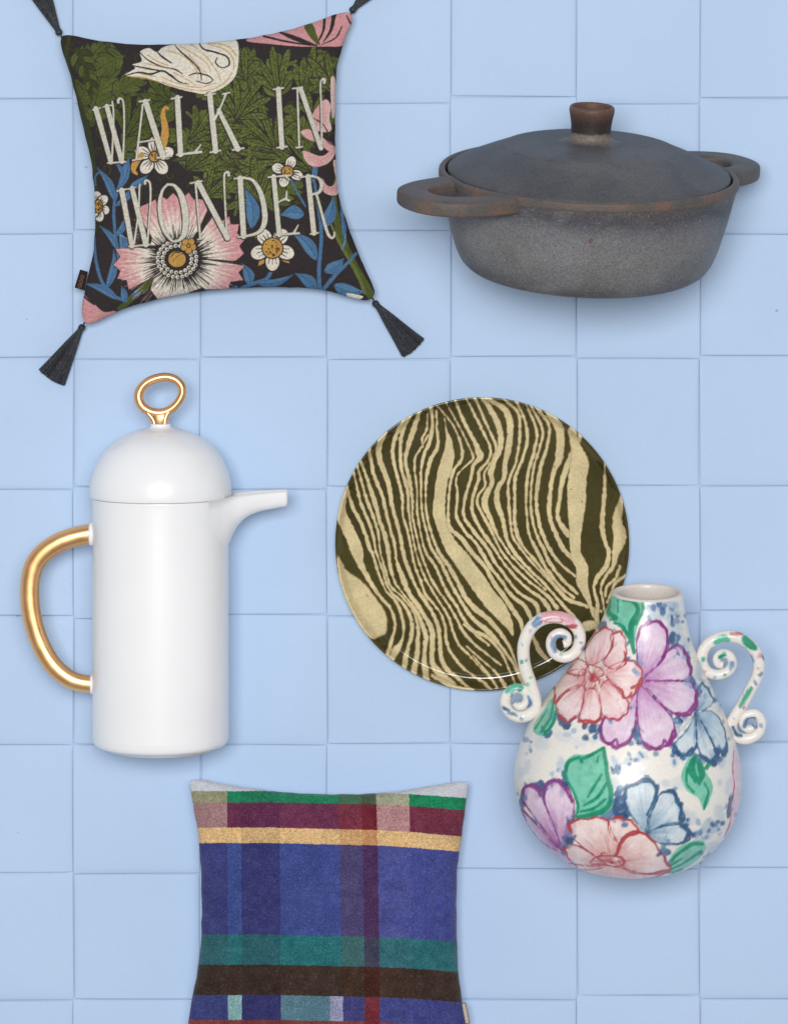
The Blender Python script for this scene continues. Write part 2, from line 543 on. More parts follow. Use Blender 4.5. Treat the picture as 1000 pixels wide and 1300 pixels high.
def paint_tapestry():
    c = Canvas(55, 0, 500, 430, 3, DK); c.wob = .25
    X, Y = c.grid()
    R = random.Random(5)
    def leaf(x, y, ang, L, w, col, vein=None, bend=.0, hi=None):
        """a pointed leaf"""
        t = np.linspace(0, 1, 9)
        a = math.radians(ang)
        cx = x + L * t * math.cos(a) - bend * L * np.sin(t * math.pi) * math.sin(a)
        cy = y + L * t * math.sin(a) + bend * L * np.sin(t * math.pi) * math.cos(a)
        hw = w * np.sin(np.pi * t ** .8) * (1 - .3 * t)
        nx, ny = -math.sin(a), math.cos(a)
        P = np.r_[np.c_[cx + nx * hw, cy + ny * hw], np.c_[cx - nx * hw, cy - ny * hw][::-1][1:-1]]
        c.poly(P, DK, soft=.8, wob=0) if False else None
        c.poly(P, col)
        if hi:
            c.poly(np.r_[np.c_[cx, cy], np.c_[cx - nx * hw * .8, cy - ny * hw * .8][::-1][1:-1]], hi, .55)
        if vein:
            c.stroke(np.c_[cx, cy], vein, w=.9, alpha=.8)
    def frond(x, y, ang, L, w, n, col, hi, curl=0.0, both=True):
        """an acanthus spray: a curved rib with pairs of rounded lobes and a dark outline"""
        t = np.linspace(0, 1, 14)
        a = math.radians(ang)
        th = a + curl * t
        dx = np.cumsum(np.cos(th)) * L / 14; dy = np.cumsum(np.sin(th)) * L / 14
        px, py = x + dx, y + dy
        for rad, colr in ((1.5, DK), (0.0, col)):
            for k in range(n, -1, -1):
                q = .10 + .88 * k / n
                ii = min(13, int(q * 13))
                for sd in ((-1, 1) if both else (1,)):
                    la = th[ii] + sd * (1.0 - .55 * q)
                    ln = w * (1.15 - .55 * q)
                    ex, ey = px[ii] + math.cos(la) * ln, py[ii] + math.sin(la) * ln
                    mx, my = px[ii] + math.cos(la + sd * .25) * ln * .5, py[ii] + math.sin(la + sd * .25) * ln * .5
                    wd = w * (.50 - .20 * q)
                    colk = colr if rad else (hi if (k + (sd > 0)) % 2 else col)
                    c.stroke([(px[ii], py[ii], wd * .6 + rad), (mx, my, wd + rad), (ex, ey, wd * .35 + rad)], colk)
                    if not rad:
                        c.stroke([(px[ii], py[ii], .7), (mx, my, .8), (ex, ey, .3)], OLD, alpha=.75)
            c.stroke(np.c_[px, py, np.linspace(w * .42, w * .12, 14) + rad], colr if rad else col)
        c.stroke(np.c_[px, py], OLD, w=1.0, alpha=.9)
    def scroll(x, y, r, turns, a0, col, w0, sgn=1):
        t = np.linspace(0, 1, 24)
        a = math.radians(a0) + sgn * turns * 2 * np.pi * t
        rr = r * (1 - .85 * t)
        c.stroke(np.c_[x + rr * np.cos(a), y + rr * np.sin(a), np.linspace(w0, w0 * .6, 24)], DK if col is DK else col, alpha=.95)
    # small scrolling tendrils that fill the dark ground
    for k in range(170):
        x, y = R.uniform(70, 460), R.uniform(20, 300)
        scroll(x, y, R.uniform(5, 11), R.uniform(.6, 1.1), R.uniform(0, 360), R.choice([OLD, (62, 70, 34), (50, 56, 30)]), R.uniform(1.4, 2.6), R.choice([-1, 1]))
    # broad, deeply cut leaves
    def acanthus(x, y, ang, L, w, n, col, hi, curl=.3):
        t = np.linspace(0, 1, 20)
        th = math.radians(ang) + curl * t
        px = x + np.cumsum(np.cos(th)) * L / 20; py = y + np.cumsum(np.sin(th)) * L / 20
        for pad, cc in ((2.0, DK), (0, col)):
            for k in range(n):
                q = .12 + .80 * k / (n - 1); i = int(q * 19)
                env = math.sin(math.pi * min(1, .25 + q * .75)) ** .7
                for sd in (-1, 1):
                    la = th[i] + sd * (.95 - .35 * q)
                    ln = w * env * (1 + .15 * math.sin(k * 2.1 + sd))
                    tip = (px[i] + math.cos(la) * ln, py[i] + math.sin(la) * ln)
                    mid = (px[i] + math.cos(la + sd * .15) * ln * .55, py[i] + math.sin(la + sd * .15) * ln * .55)
                    c.stroke([(px[i], py[i], w * .34 + pad), (mid[0], mid[1], w * .40 + pad), (tip[0], tip[1], w * .07 + pad)], cc if pad or (k + (sd > 0)) % 3 else hi)
                    if not pad:
                        c.stroke([(px[i], py[i], .9), (mid[0], mid[1], .8), (tip[0], tip[1], .3)], OLD, alpha=.9)
            c.stroke(np.c_[px, py, w * .38 * np.sin(np.pi * (.12 + .8 * (1 - t))) + pad], cc)
        c.stroke(np.c_[px, py], OLD, w=1.3)
        for o in (-1, 1):
            c.stroke(np.c_[px + o * w * .09, py], hi, w=.8, alpha=.7)
    for a_ in [(116, 165, -82, 112, 34, 6, .15), (172, 165, -50, 64, 26, 5, -.4), (92, 150, -70, 60, 18, 5, .3), (240, 158, -10, 84, 24, 6, .5), (215, 205, -12, 100, 22, 6, -.25), (250, 235, -22, 90, 24, 6, .2), (318, 118, -88, 56, 24, 5, -.4), (352, 128, -95, 58, 25, 5, .1),
               (390, 122, -62, 60, 24, 5, -.3), (352, 205, -140, 74, 22, 6, .4), (312, 170, -95, 60, 22, 5, .35), (400, 190, -128, 66, 20, 5, .2), (360, 232, 178, 84, 24, 6, .2), (300, 110, 160, 50, 20, 5, .4), (334, 148, -165, 60, 18, 5, -.3), (100, 95, -60, 50, 20, 5, .3), (140, 120, -20, 50, 20, 5, -.4), (150, 205, -60, 60, 20, 5, .4), (205, 160, -80, 44, 18, 5, .3), (300, 60, 80, 44, 20, 5, .3), (270, 240, -70, 60, 20, 5, .4), (385, 160, 150, 70, 20, 5, .3), (395, 75, 20, 40, 18, 4, .3), (330, 260, -20, 60, 20, 5, -.3), (160, 70, 160, 50, 20, 5, -.3), (420, 160, -60, 40, 16, 4, .3), (330, 75, 120, 50, 18, 5, .3), (262, 185, -160, 56, 18, 5, -.2), (415, 110, -110, 46, 20, 4, -.2)]:
        acanthus(*a_[:6], OL if a_[0] < 235 else (84, 92, 47), OL2 if a_[0] > 235 else (86, 94, 50), a_[6])
    # fans of long strap-shaped lobes, stitched in two greens
    def stitched(base, hi):
        b_, h_ = np.array(base, float), np.array(hi, float)
        def f(Xx, Yy):
            m = (vnoise(Xx * 1.0 + Yy * .6, Yy * 1.6 - Xx * .8, 1.5, 17) > .12)[..., None]
            return np.where(m, h_, b_)
        return f
    def spray(x, y, ang, L, n, spread, w, curl, col, hi):
        fill = stitched(col, hi)
        order = sorted(range(n), key=lambda k: -abs(k - (n - 1) / 2))
        for k in order:
            q = (k - (n - 1) / 2) / max(1, (n - 1) / 2)
            a = math.radians(ang + spread * q)
            ln = L * (1 - .38 * abs(q)) * R.uniform(.9, 1.08)
            cu = curl * (q if q else .3) * R.uniform(.6, 1.3)
            t = np.linspace(0, 1, 9)
            th = a + cu * t ** 1.5
            px = x + np.r_[0, np.cumsum(np.cos(th))[:-1]] * ln / 9; py = y + np.r_[0, np.cumsum(np.sin(th))[:-1]] * ln / 9
            ww = w * np.interp(t, [0, .3, .7, .92, 1], [.35, .75, 1.05, .9, .45])
            c.stroke(np.c_[px, py, ww + 2.4], DK)
            c.stroke(np.c_[px, py, ww], fill)
            c.stroke(np.c_[px[:-1], py[:-1]], OLD, w=.9, alpha=.85)
            if abs(q) > .2:       # a side lobe
                i = 5
                la = th[i] + (.9 if q > 0 else -.9)
                e = (px[i] + math.cos(la) * w * 1.9, py[i] + math.sin(la) * w * 1.9)
                c.stroke([(px[i], py[i], w * .6), (e[0], e[1], w * .45)], fill)
    G1, G2 = (74, 82, 42), (104, 112, 62)
    for q_ in [(345, 205, 178, 120, 5, 34, 8, .8), (372, 200, -160, 120, 5, 36, 8, -.7), (330, 255, -130, 80, 5, 50, 8, .6), (300, 215, -178, 80, 5, 40, 8, .7), (262, 250, -60, 60, 4, 50, 7, .6), (238, 215, -40, 70, 5, 40, 7.5, -.6),
               (240, 180, -30, 80, 5, 36, 7.5, .7), (330, 165, -150, 90, 5, 40, 8, .7), (350, 190, -110, 80, 5, 46, 8, .5), (395, 215, -140, 70, 4, 44, 7.5, -.5), (300, 150, -60, 70, 5, 50, 7.5, .6), (354, 118, -100, 72, 5, 40, 8.5, .5), (386, 120, -76, 70, 5, 40, 8.5, -.5), (426, 118, -115, 66, 4, 30, 8.5, .5), (312, 100, -110, 50, 4, 46, 8, .5), (395, 150, -80, 44, 4, 44, 7, .5), (160, 172, -62, 66, 5, 44, 8, .5), (215, 128, -150, 50, 4, 46, 7, .5)]:
        spray(*q_, G1 if q_[0] > 235 else (66, 76, 36), G2 if q_[0] > 235 else (80, 90, 44))
    # sprays of olive foliage
    F = [(112, 205, -98, 150, 26, 8, .25), (96, 60, 60, 60, 16, 5, .3), (128, 130, -75, 75, 22, 6, -.3), (165, 175, -60, 62, 17, 5, .4), (150, 118, -150, 60, 14, 5, -.3),
         (238, 150, -35, 70, 17, 6, .5), (245, 200, -25, 95, 17, 7, .3), (330, 190, -120, 80, 18, 6, .4), (300, 150, -75, 75, 20, 6, .3),
         (352, 105, -110, 48, 16, 5, .3), (385, 118, -65, 62, 18, 5, -.2), (425, 130, -105, 62, 15, 5, -.4), (330, 120, -160, 62, 14, 5, -.5),
         (368, 185, -100, 55, 15, 5, .5), (345, 205, 170, 90, 16, 6, .3), (290, 218, -165, 70, 14, 5, .4), (395, 170, -80, 46, 12, 4, .2),
         (262, 205, 20, 60, 14, 5, .2), (318, 250, -140, 52, 13, 5, -.3), (150, 200, -20, 46, 11, 4, .4), (410, 215, -150, 40, 11, 4, .3), (340, 130, 30, 48, 13, 5, .3), (240, 100, 30, 60, 14, 5, .4)]
    for x, y, a, L, w, n, cu in F[1:4:3]:
        k = R.random()
        frond(x, y, a, L, w, n, OL if k < .6 else OLD, OL2 if x > 235 else (84, 94, 46), cu)
    # long green stems
    c.stroke([(88, 48, 5), (84, 75, 6), (95, 115, 7), (110, 160, 7), (118, 205, 7), (122, 240, 5)], OLD)
    c.stroke([(430, 215, 6), (424, 250, 7), (430, 290, 9), (446, 330, 9), (466, 366, 10), (472, 378, 10)], OL)
    c.stroke([(420, 285, 3), (432, 310, 4), (452, 345, 4), (463, 372, 4)], OL2)
    c.stroke([(150, 395, 7), (168, 378, 8), (186, 362, 8), (200, 345, 6)], OL)
    # blue plant, left
    def bluestem(P, w0=4.0):
        c.stroke([(x, y, w0) for x, y in P], DK, w=None); c.stroke([(x, y, w0 - 1) for x, y in P], BLU)
    c.stroke([(153, 342, 4), (147, 300, 4), (145, 262, 4), (152, 235, 4), (160, 205, 3)], BLU)
    c.stroke([(120, 300, 2.4), (122, 330, 4), (130, 358, 4), (146, 376, 4), (160, 382, 4)], BLU)
    c.stroke([(122, 235, 2), (121, 225, 2), (127, 219, 2), (133, 228, 2)], BLU)
    for x, y, a, L, w in [(146, 255, -118, 48, 7), (152, 240, -75, 44, 6), (147, 262, -50, 42, 6), (165, 238, -35, 28, 7), (151, 318, -128, 40, 6), (148, 300, -65, 36, 6),
                          (156, 320, -100, 30, 6), (136, 366, -80, 50, 7), (150, 380, -155, 48, 7), (158, 384, -100, 22, 6), (163, 300, 95, 26, 5), (168, 376, -45, 14, 4), (180, 372, 160, 16, 3), (157, 224, -120, 22, 4)]:
        leaf(x, y, a, L, w * .82, BLU, vein=(52, 84, 120), bend=.08, hi=BLU2)
    # blue plant, right
    c.stroke([(406, 372, 5), (405, 340, 5), (408, 300, 4.5), (404, 262, 4), (398, 225, 3)], BLU)
    c.stroke([(410, 368, 5), (425, 350, 5), (440, 335, 4), (452, 322, 4)], BLU)
    c.stroke([(388, 262, 2.5), (378, 245, 2.5), (370, 228, 2)], BLU)
    c.stroke([(306, 366, 4), (322, 360, 5), (338, 354, 5), (346, 342, 4)], BLU)
    c.stroke([(432, 250, 3), (436, 285, 3.4), (438, 305, 3), (434, 316, 2)], BLU2)
    for x, y, a, L, w in [(402, 330, -132, 48, 9), (386, 272, 178, 30, 10), (408, 290, -70, 44, 9), (412, 345, -35, 30, 9), (402, 370, -140, 36, 9), (424, 362, 12, 40, 10), (320, 290, -100, 52, 10),
                          (318, 362, -112, 30, 8), (326, 360, -14, 48, 6), (303, 368, 195, 10, 4), (396, 232, -88, 34, 4), (436, 300, -100, 30, 3.4), (346, 300, -10, 22, 4)]:
        leaf(x, y, a, L, w, BLU, vein=(52, 84, 120), bend=.1, hi=BLU2)
    # cream leaf scroll at the top
    c.poly([(159, 96), (172, 87), (168, 82), (180, 78), (178, 66), (189, 61), (199, 66), (207, 60), (222, 56), (262, 50), (298, 50), (303, 70), (300, 94), (287, 109), (264, 119), (240, 116), (214, 109), (186, 99)], WHT)
    for P in ([(159, 96, 1), (176, 92, 2), (192, 94, 2.6), (206, 90, 2), (216, 95, 2.6), (228, 104, 1.6), (240, 107, .8)], [(168, 83, 1), (182, 86, 1.8), (198, 89, 2), (207, 90, 1)], [(178, 67, 1), (188, 76, 1.6), (204, 84, 1.8), (222, 88, 1.6), (232, 94, .8)], [(200, 66, 1), (206, 72, 2.4), (218, 80, 1.4)],
              [(222, 57, 1), (230, 66, 2), (244, 78, 2), (254, 90, 1.6), (256, 102, .8)], [(252, 52, 1), (258, 62, 2), (272, 66, 2), (288, 72, 2), (291, 82, 1.8), (282, 86, 1.6), (274, 80, 1.4), (276, 73, 1)], [(240, 96, 1), (250, 93, 1.8), (264, 96, 1.8), (270, 102, 1.4), (262, 106, 1.2), (250, 103, 1)]):
        c.stroke(P, DK)
    for P in ([(166, 97), (200, 103), (232, 112), (262, 115), (284, 106), (295, 92)], [(206, 98), (226, 106), (252, 111), (274, 105)], [(214, 64), (234, 72), (248, 86), (252, 98)], [(228, 58), (246, 68), (262, 80), (268, 90)], [(240, 54), (262, 72), (276, 92), (280, 102)], [(264, 56), (284, 62), (296, 74), (297, 88)], [(262, 54), (288, 58), (300, 70)],
              [(184, 80), (200, 84), (214, 86)], [(188, 70), (200, 78), (214, 83)], [(180, 94), (198, 97)], [(240, 70), (256, 88), (262, 92)], [(220, 92), (236, 100), (248, 108)]):
        c.stroke(P, GLD, w=1.2, alpha=.85)
    # pink petals in the two corners
    tri = lambda Xx, Yy: np.array(PINK)[None, None] + 16 * np.sin((Xx * .8 + Yy * 1.3) * 2.2)[..., None] * np.array([1, .9, .8])
    c.poly([(312, 51), (350, 38), (400, 20), (432, 8), (455, 12), (446, 45), (436, 58), (408, 59), (380, 59), (345, 56)], tri)
    for P in ([(335, 46, 2.6), (365, 53, 2.4), (398, 58, 1)], [(356, 41, 3), (378, 50, 6), (402, 58, 2)], [(412, 24, 3.5), (410, 40, 3), (402, 56, 1.4)], [(424, 18, 6), (420, 38, 4), (410, 54, 1)], [(434, 34, 1.6), (426, 48, 1.8), (408, 57, 1.2)], [(440, 20, 2), (446, 32, 2)]):
        c.stroke(P, DK)
    c.poly([(386, 34), (396, 30), (402, 44), (406, 57), (396, 50)], OL)
    c.poly([(100, 372), (118, 384), (132, 396), (148, 395), (120, 415), (98, 412)], tri)
    c.stroke([(106, 376, 2), (120, 386, 3), (118, 380, 2), (130, 392, 2), (150, 394, 2)], DK)
    c.poly([(440, 372), (460, 376), (456, 380), (444, 379)], WHT)
    # curling pink flower on the right edge
    g2 = lambda Xx, Yy: np.array(PK2)[None, None] + (np.array(PINK) - np.array(PK2))[None, None] * np.clip((vnoise(Xx, Yy, 14, 5) * .5 + .5), 0, 1)[..., None]
    c.poly([(396, 148), (404, 134), (414, 126), (420, 136), (418, 150), (421, 164), (414, 168), (400, 164)], g2)
    c.poly([(382, 168), (390, 164), (400, 168), (412, 176), (424, 184), (418, 192), (404, 182), (390, 176)], g2)
    c.poly([(384, 192), (394, 194), (410, 198), (424, 186), (426, 194), (418, 206), (402, 212), (389, 206)], g2)
    c.poly([(420, 100), (426, 102), (426, 140), (422, 150), (420, 130)], PK2)
    c.poly([(408, 226), (416, 236), (424, 234), (428, 222), (430, 244), (420, 248), (410, 242)], g2)
    c.poly([(423, 205), (428, 206), (430, 230), (426, 224)], PK2)
    for q in range(7):
        c.stroke([(408 + q * 2.2, 172 + q * 1.0, 1.2), (418 + q * 1.2, 182 + q * .6, .8)], DK, alpha=.7)
    c.stroke([(398, 150, 1.4), (410, 158, 1.4), (416, 168, 1.4)], DK); c.stroke([(392, 198, 1), (408, 203, 1), (422, 194, 1)], PINK)
    # small white flowers
    def daisy(x, y, r, n, a0, cr, sq=1.0):
        for k in range(n):
            a = math.radians(a0 + 360 * k / n)
            px, py = x + math.cos(a) * r * .62 * sq, y + math.sin(a) * r * .62
            c.blob(px, py, r * .47, r * .38, DK, rot=a + .0)
            c.blob(px, py, r * .40, r * .31, WHT, rot=a + .0)
            for j in (-1, 0, 1):
                b = a + j * .26
                c.stroke([(x + math.cos(b) * cr * sq, y + math.sin(b) * cr, 1.3), (x + math.cos(b) * r * .74 * sq, y + math.sin(b) * r * .74, .5)], DK)
        c.blob(x, y, cr * sq + 1.4, cr + 1.4, DK); c.blob(x, y, cr * sq, cr, GLD)
        for k in range(int(cr * 2.4)):
            a, q = R.uniform(0, 6.28), cr * .8 * math.sqrt(R.random())
            c.blob(x + math.cos(a) * q * sq, y + math.sin(a) * q, .9, .9, (84, 58, 30))
    for a in (40, 130, 215, 320):
        leaf(346 + 14 * math.cos(math.radians(a)), 316 + 14 * math.sin(math.radians(a)), a, 14, 4, GLD)
    daisy(346, 315, 28, 5, 90, 12.5)
    daisy(365, 218, 20, 4, 20, 7)
    daisy(196, 199, 25, 5, 55, 6)
    daisy(125, 262, 19, 6, 20, 8, .62)
    c.stroke([(213, 138, 4), (210, 136, 3), (207, 146, 6), (210, 164, 9), (208, 180, 10), (204, 196, 4)], GLD)
    c.stroke([(180, 197, 6), (172, 208, 8), (170, 216, 6), (174, 221, 3)], GLD)
    # the large open flower
    fx, fy = 227, 330
    def petal(Xx, Yy):
        d = np.hypot(Xx - fx, Yy - fy)
        a = np.arctan2(Yy - fy, Xx - fx)
        m = np.clip((d - 42) / 30 + .28 * np.sin(a * 60) + .2 * vnoise(Xx, Yy, 5, 3), 0, 1)[..., None]
        return np.array(WHT) * (1 - m) + np.array(PINK) * m
    def jag(P, k=2.2):
        return P
    PET = [[(190, 312), (205, 262), (202, 246), (212, 252), (220, 244), (230, 254), (240, 243), (246, 252), (258, 252), (264, 266), (252, 292), (244, 304)],
           [(196, 306), (178, 276), (176, 262), (190, 256), (197, 252), (203, 268), (216, 304)],
           [(250, 306), (262, 286), (272, 274), (280, 282), (292, 274), (294, 284), (305, 284), (302, 296), (312, 304), (305, 312), (311, 322), (300, 331), (258, 328)],
           [(250, 328), (290, 334), (312, 338), (304, 346), (310, 356), (294, 358), (290, 368), (262, 368), (236, 352)],
           [(196, 316), (168, 314), (146, 316), (152, 326), (143, 336), (152, 344), (148, 354), (160, 356), (163, 368), (186, 356), (212, 344)],
           [(206, 346), (195, 354), (191, 368), (200, 380), (222, 380), (240, 372), (256, 366), (236, 348)]]
    for P in PET:
        c.poly(P, DK, smooth=False); q = np.array(P, float); m = np.array([fx, fy]); q = m + (q - m) * .985
        c.poly(q, petal, smooth=False, soft=1.0)
    for k in range(170):
        a = 2 * np.pi * k / 170 + R.uniform(-.02, .02); r0 = R.uniform(50, 60); r1 = r0 + R.uniform(8, 22)
        if abs(math.sin(a)) < .82:
            c.stroke([(fx + r0 * math.cos(a), fy + r0 * math.sin(a), .5), (fx + r1 * math.cos(a), fy + r1 * math.sin(a), .9)], (176, 112, 116) if k % 2 else WHT, alpha=.6)
    for k in range(110):
        a = 2 * np.pi * k / 110 + R.uniform(-.02, .02)
        r0, r1 = 27, R.uniform(36, 52)
        c.stroke([(fx + r0 * math.cos(a), fy + r0 * .9 * math.sin(a), 1.7), (fx + r1 * math.cos(a), fy + r1 * .92 * math.sin(a), .4)], DK)
    c.blob(fx, fy - 2, 29, 26, DK)
    for rr, n in ((24.5, 26), (18.5, 19)):
        for k in range(n):
            a = 2 * np.pi * k / n + rr
            if -1.2 < math.atan2(math.sin(a), math.cos(a)) < -.45:
                continue
            c.blob(fx - 2 + rr * math.cos(a), fy - 1 + rr * .93 * math.sin(a), 2.5, 2.5, WHT)
            c.blob(fx - 2 + rr * math.cos(a) + .6, fy - 1 + rr * .93 * math.sin(a) + .4, 1.0, 1.0, DK)
    c.blob(225, 329, 11, 10, GLD); c.stroke([(217, 326, 1.1), (222, 321, 1.1), (229, 320, 1.1), (233, 316, 1)], DK); c.stroke([(220, 331, .9), (226, 325, .9), (233, 322, .9)], DK, alpha=.7)
    for k in range(5):
        a = k * 1.257 + .3
        c.blob(239.5 + 6.4 * math.cos(a), 312 + 6.4 * math.sin(a), 4.6, 4.6, DK); c.blob(239.5 + 6 * math.cos(a), 312 + 6 * math.sin(a), 4.0, 4.0, GLD)
    c.blob(239.5, 312, 3, 3, (84, 58, 30)); c.blob(239.5, 312, 1.6, 1.6, GLD)
    # the woven words, tall narrow capitals
    LET = [
        [(122, 138, 8), (141, 206, 6.5)], [(136, 135, 7), (155, 205, 7.5)], [(142.5, 203, 3), (144.5, 150, 2.6), (143, 129, 2.6)], [(156.5, 204, 3), (158, 160, 2.6), (157, 131, 3), (153.5, 125, 3), (150.5, 127, 4), (150.5, 130, 4)],
        [(118, 139.5, 2), (128, 137, 2)], [(131, 136, 2), (142, 133.5, 2)], [(137, 207, 2.4), (160, 205.5, 2.4)],
        [(185, 129, 8), (207.5, 199, 9)], [(181.5, 133, 3), (173.5, 202, 3)], [(175, 181, 2.4), (196, 177.5, 2.4)], [(177, 129, 2.5), (190, 127, 2.5)], [(169, 203.5, 2.6), (180, 201.5, 2.6)], [(200, 200.5, 2.6), (218, 198, 2.6)],
        [(225.5, 124, 8), (229.5, 196, 8)], [(217.5, 125.5, 2.4), (231, 123, 2.4)], [(225, 196.5, 3.2), (255.5, 193, 4)], [(248, 193, 4), (255, 184, 2)],
        [(266.5, 120, 8), (274, 192, 8)], [(260.5, 121, 2.4), (273, 119, 2.4)], [(267, 193.5, 2.6), (280.5, 191, 2.6)], [(287, 119, 3), (281, 134, 3), (273, 151, 4)], [(283, 119.5, 2.4), (291.5, 117.5, 2.4)], [(278, 140, 6), (302, 189, 8.5)], [(295.5, 190.5, 2.6), (309.5, 188, 2.6)],
        [(353.5, 113, 7.5), (358, 187, 7.5)], [(347, 113.5, 2.4), (360, 111.5, 2.4)], [(351.5, 187.5, 2.6), (364.5, 186, 2.6)],
        [(377.5, 113, 3), (380, 187, 3)], [(371.5, 112.5, 2.4), (384, 110.7, 2.4)], [(376, 187.5, 2.4), (384, 186.5, 2.4)], [(382, 114, 7), (407.5, 188, 7)], [(408.5, 184, 3), (408, 140, 2.6), (406.8, 108, 3), (409, 101, 3.4), (412, 101, 4.4), (411.5, 105, 4.4)],
        [(155, 241.5, 8), (168, 312.5, 7)], [(168, 239, 7), (185.5, 310.5, 8)], [(170.5, 309, 3), (176, 270, 2.6), (177.5, 234, 2.6)], [(187.5, 309, 3), (191, 260, 2.6), (191, 235, 3), (187.5, 229, 3), (184.5, 230.5, 4), (184.5, 233, 4)],
        [(149, 242.5, 2.2), (161, 240, 2.2)], [(163, 240, 2.2), (172, 238, 2.2)], [(164, 313, 2.6), (190, 310.5, 2.6)],
        [(213, 234, 3), (206, 243, 4), (203, 262, 6), (207, 288, 6), (217, 304, 4), (225, 306, 3.4), (234, 297, 8), (236, 275, 9.5), (231, 250, 8.5), (222, 236, 4.5), (213, 234, 3)],
        [(248.5, 233, 3), (254.5, 303, 3)], [(252, 232, 8), (289, 302, 8)], [(288.5, 300, 3), (286, 260, 2.6), (284.8, 226, 3), (287, 219, 3.2), (290, 219, 4.2), (290.5, 222.5, 4.4)], [(242, 232.5, 2.4), (256.5, 229.8, 2.4)], [(251, 304, 2.2), (258, 303, 2.2)],
        [(305, 226, 8), (309.5, 300, 8)], [(297.5, 227, 2.4), (311, 225, 2.4)], [(309, 226, 2.6), (321, 229, 4.5), (331, 245, 7), (336, 268, 8), (335.5, 284, 7.5), (328, 295, 5), (312, 300, 3)], [(302.5, 301, 2.6), (313, 300, 2.6)],
        [(347.5, 224, 7), (354.5, 298, 7)], [(340.5, 225, 2.6), (368, 222.5, 3)], [(363, 223.5, 3.4), (367.5, 228.5, 2)], [(351, 258, 2.6), (361, 253, 3), (367, 254.5, 3)], [(364, 243, 2.4), (363.5, 251, 3.2)], [(350.5, 298.5, 2.8), (379.5, 296, 3.6)], [(373, 296, 4), (378.5, 286, 2)],
        [(391, 224, 7.5), (398.5, 296, 7.5)], [(381.5, 225, 2.6), (397, 223, 2.6)], [(394, 223.5, 2.6), (404, 226, 4), (408.5, 235, 6), (405, 244, 4.5), (395, 247, 2.6)], [(402, 247, 3.4), (411, 280, 4.4), (416.5, 297, 4.6), (421, 302, 3.4), (424, 300, 3), (424.5, 295.5, 3)], [(394, 297, 2.4), (404, 295.5, 2.4)]]
    for P in LET:
        Q = np.array(P, float); Q[:, 2] += .9; Q[:, 0] -= .5; Q[:, 1] += .6
        c.stroke(Q, DK, alpha=.85)
    for P in LET:
        Q = np.array(P, float); Q[:, 2] *= .86
        c.stroke(Q, CREAM, soft=.9, wob=.15)
    # the yarn: horizontal picks of slightly different lightness
    c.img *= (1 + .07 * vnoise(X, Y * 3.2, 2.2, 21) + .05 * vnoise(X, Y, 1.2, 22))[..., None]
    c.img = np.clip(c.img, 0, 1)
    return c

def build_tassel(parent, org, p0, p1, pe_a, pe_b, zc):
    """p0 corner, p1 knot, pe_a..pe_b the two ends of the cut edge of the skirt"""
    p0, p1, a, b = (np.array(p, float) for p in (p0, p1, pe_a, pe_b))
    mid = (a + b) / 2
    ax = (mid - p1); L = np.linalg.norm(ax); ax /= L
    nx = np.array([-ax[1], ax[0]])
    def w(P):
        P = np.asarray(P, float)
        return np.stack([(P[:, 0] - 500) * S, (650 - P[:, 1]) * S, P[:, 2] * S], -1) - np.array(org)
    def W2(P):   # image pixels -> scaled about the camera for height
        f = (D - P[:, 2]) / D
        return np.c_[CX + (P[:, 0] - CX) * f, CY + (P[:, 1] - CY) * f, P[:, 2]]
    root = bpy.data.objects.new("tassel", None); root.empty_display_size = .01
    link(root, parent)
    ends = p1 + ax * 3
    path = catmull([np.r_[p0 - ax * 3, zc], np.r_[p0 + ax * 1, zc - 4], np.r_[p1 - ax * .5, 17]], 6)
    V, F = sweep(W2(path), (0, 0, 1.0), 1.1, 1.1, 8)
    mesh_obj("cord", w(V), tri_ok(F), THREAD, root)
    prof = [(0.0, 0), (3.6, 0.4), (4.6, 2.5), (4.4, 5), (3.6, 7.0), (4.1, 8.2), (3.8, 9.4), (3.4, 10.4), (4.0, 12)]
    pts, rad = [], []
    for r, s in prof:
        q = p1 + ax * s; pts.append(np.r_[q, 17 - s * .3]); rad.append(max(r, .3))
    V, F = sweep(W2(np.array(pts)), (0, 0, 1.0), np.array(rad), np.array(rad) * .9, 16)
    mesh_obj("knot", w(V), tri_ok(F), THREAD, root)
    R = random.Random(int(p0[0] * 7 + p0[1]))
    parts = []
    s0 = p1 + ax * 10
    for k in range(190):
        q = R.uniform(-1, 1); h = R.uniform(-1, 1) * math.sqrt(max(0, 1 - q * q))
        st = np.r_[s0 + nx * q * 3.4, 13.5 + h * 3.0]
        half = (b - a) / 2
        sgn = 1 if np.dot(half, nx) > 0 else -1
        e2 = mid + half * q * sgn + ax * R.uniform(-1.5, 1.0) + ax * (1 - q * q) * 2.5
        en = np.r_[e2, 6.0 + h * 5.0]
        m1 = st + (en - st) * .30; m1[:2] = s0 + (e2 - s0) * .30 + nx * q * 2.6 * 1.0; m1[2] += .6 * h + 1
        m2 = st + (en - st) * .65; m2[:2] = s0 + (e2 - s0) * .65 + nx * (q * 1.0 + R.uniform(-.4, .4))
        P = catmull([st, m1, m2, en], 4)
        P[:, 2] = np.maximum(P[:, 2], 1.0)
        V, F = sweep(W2(P), (0, 0, 1.0), 0.75, 0.75, 5, caps=False)
        parts.append((w(V), F))
    V, F = cat(parts)
    mesh_obj("fringe", V, F, THREAD, root)
    return root

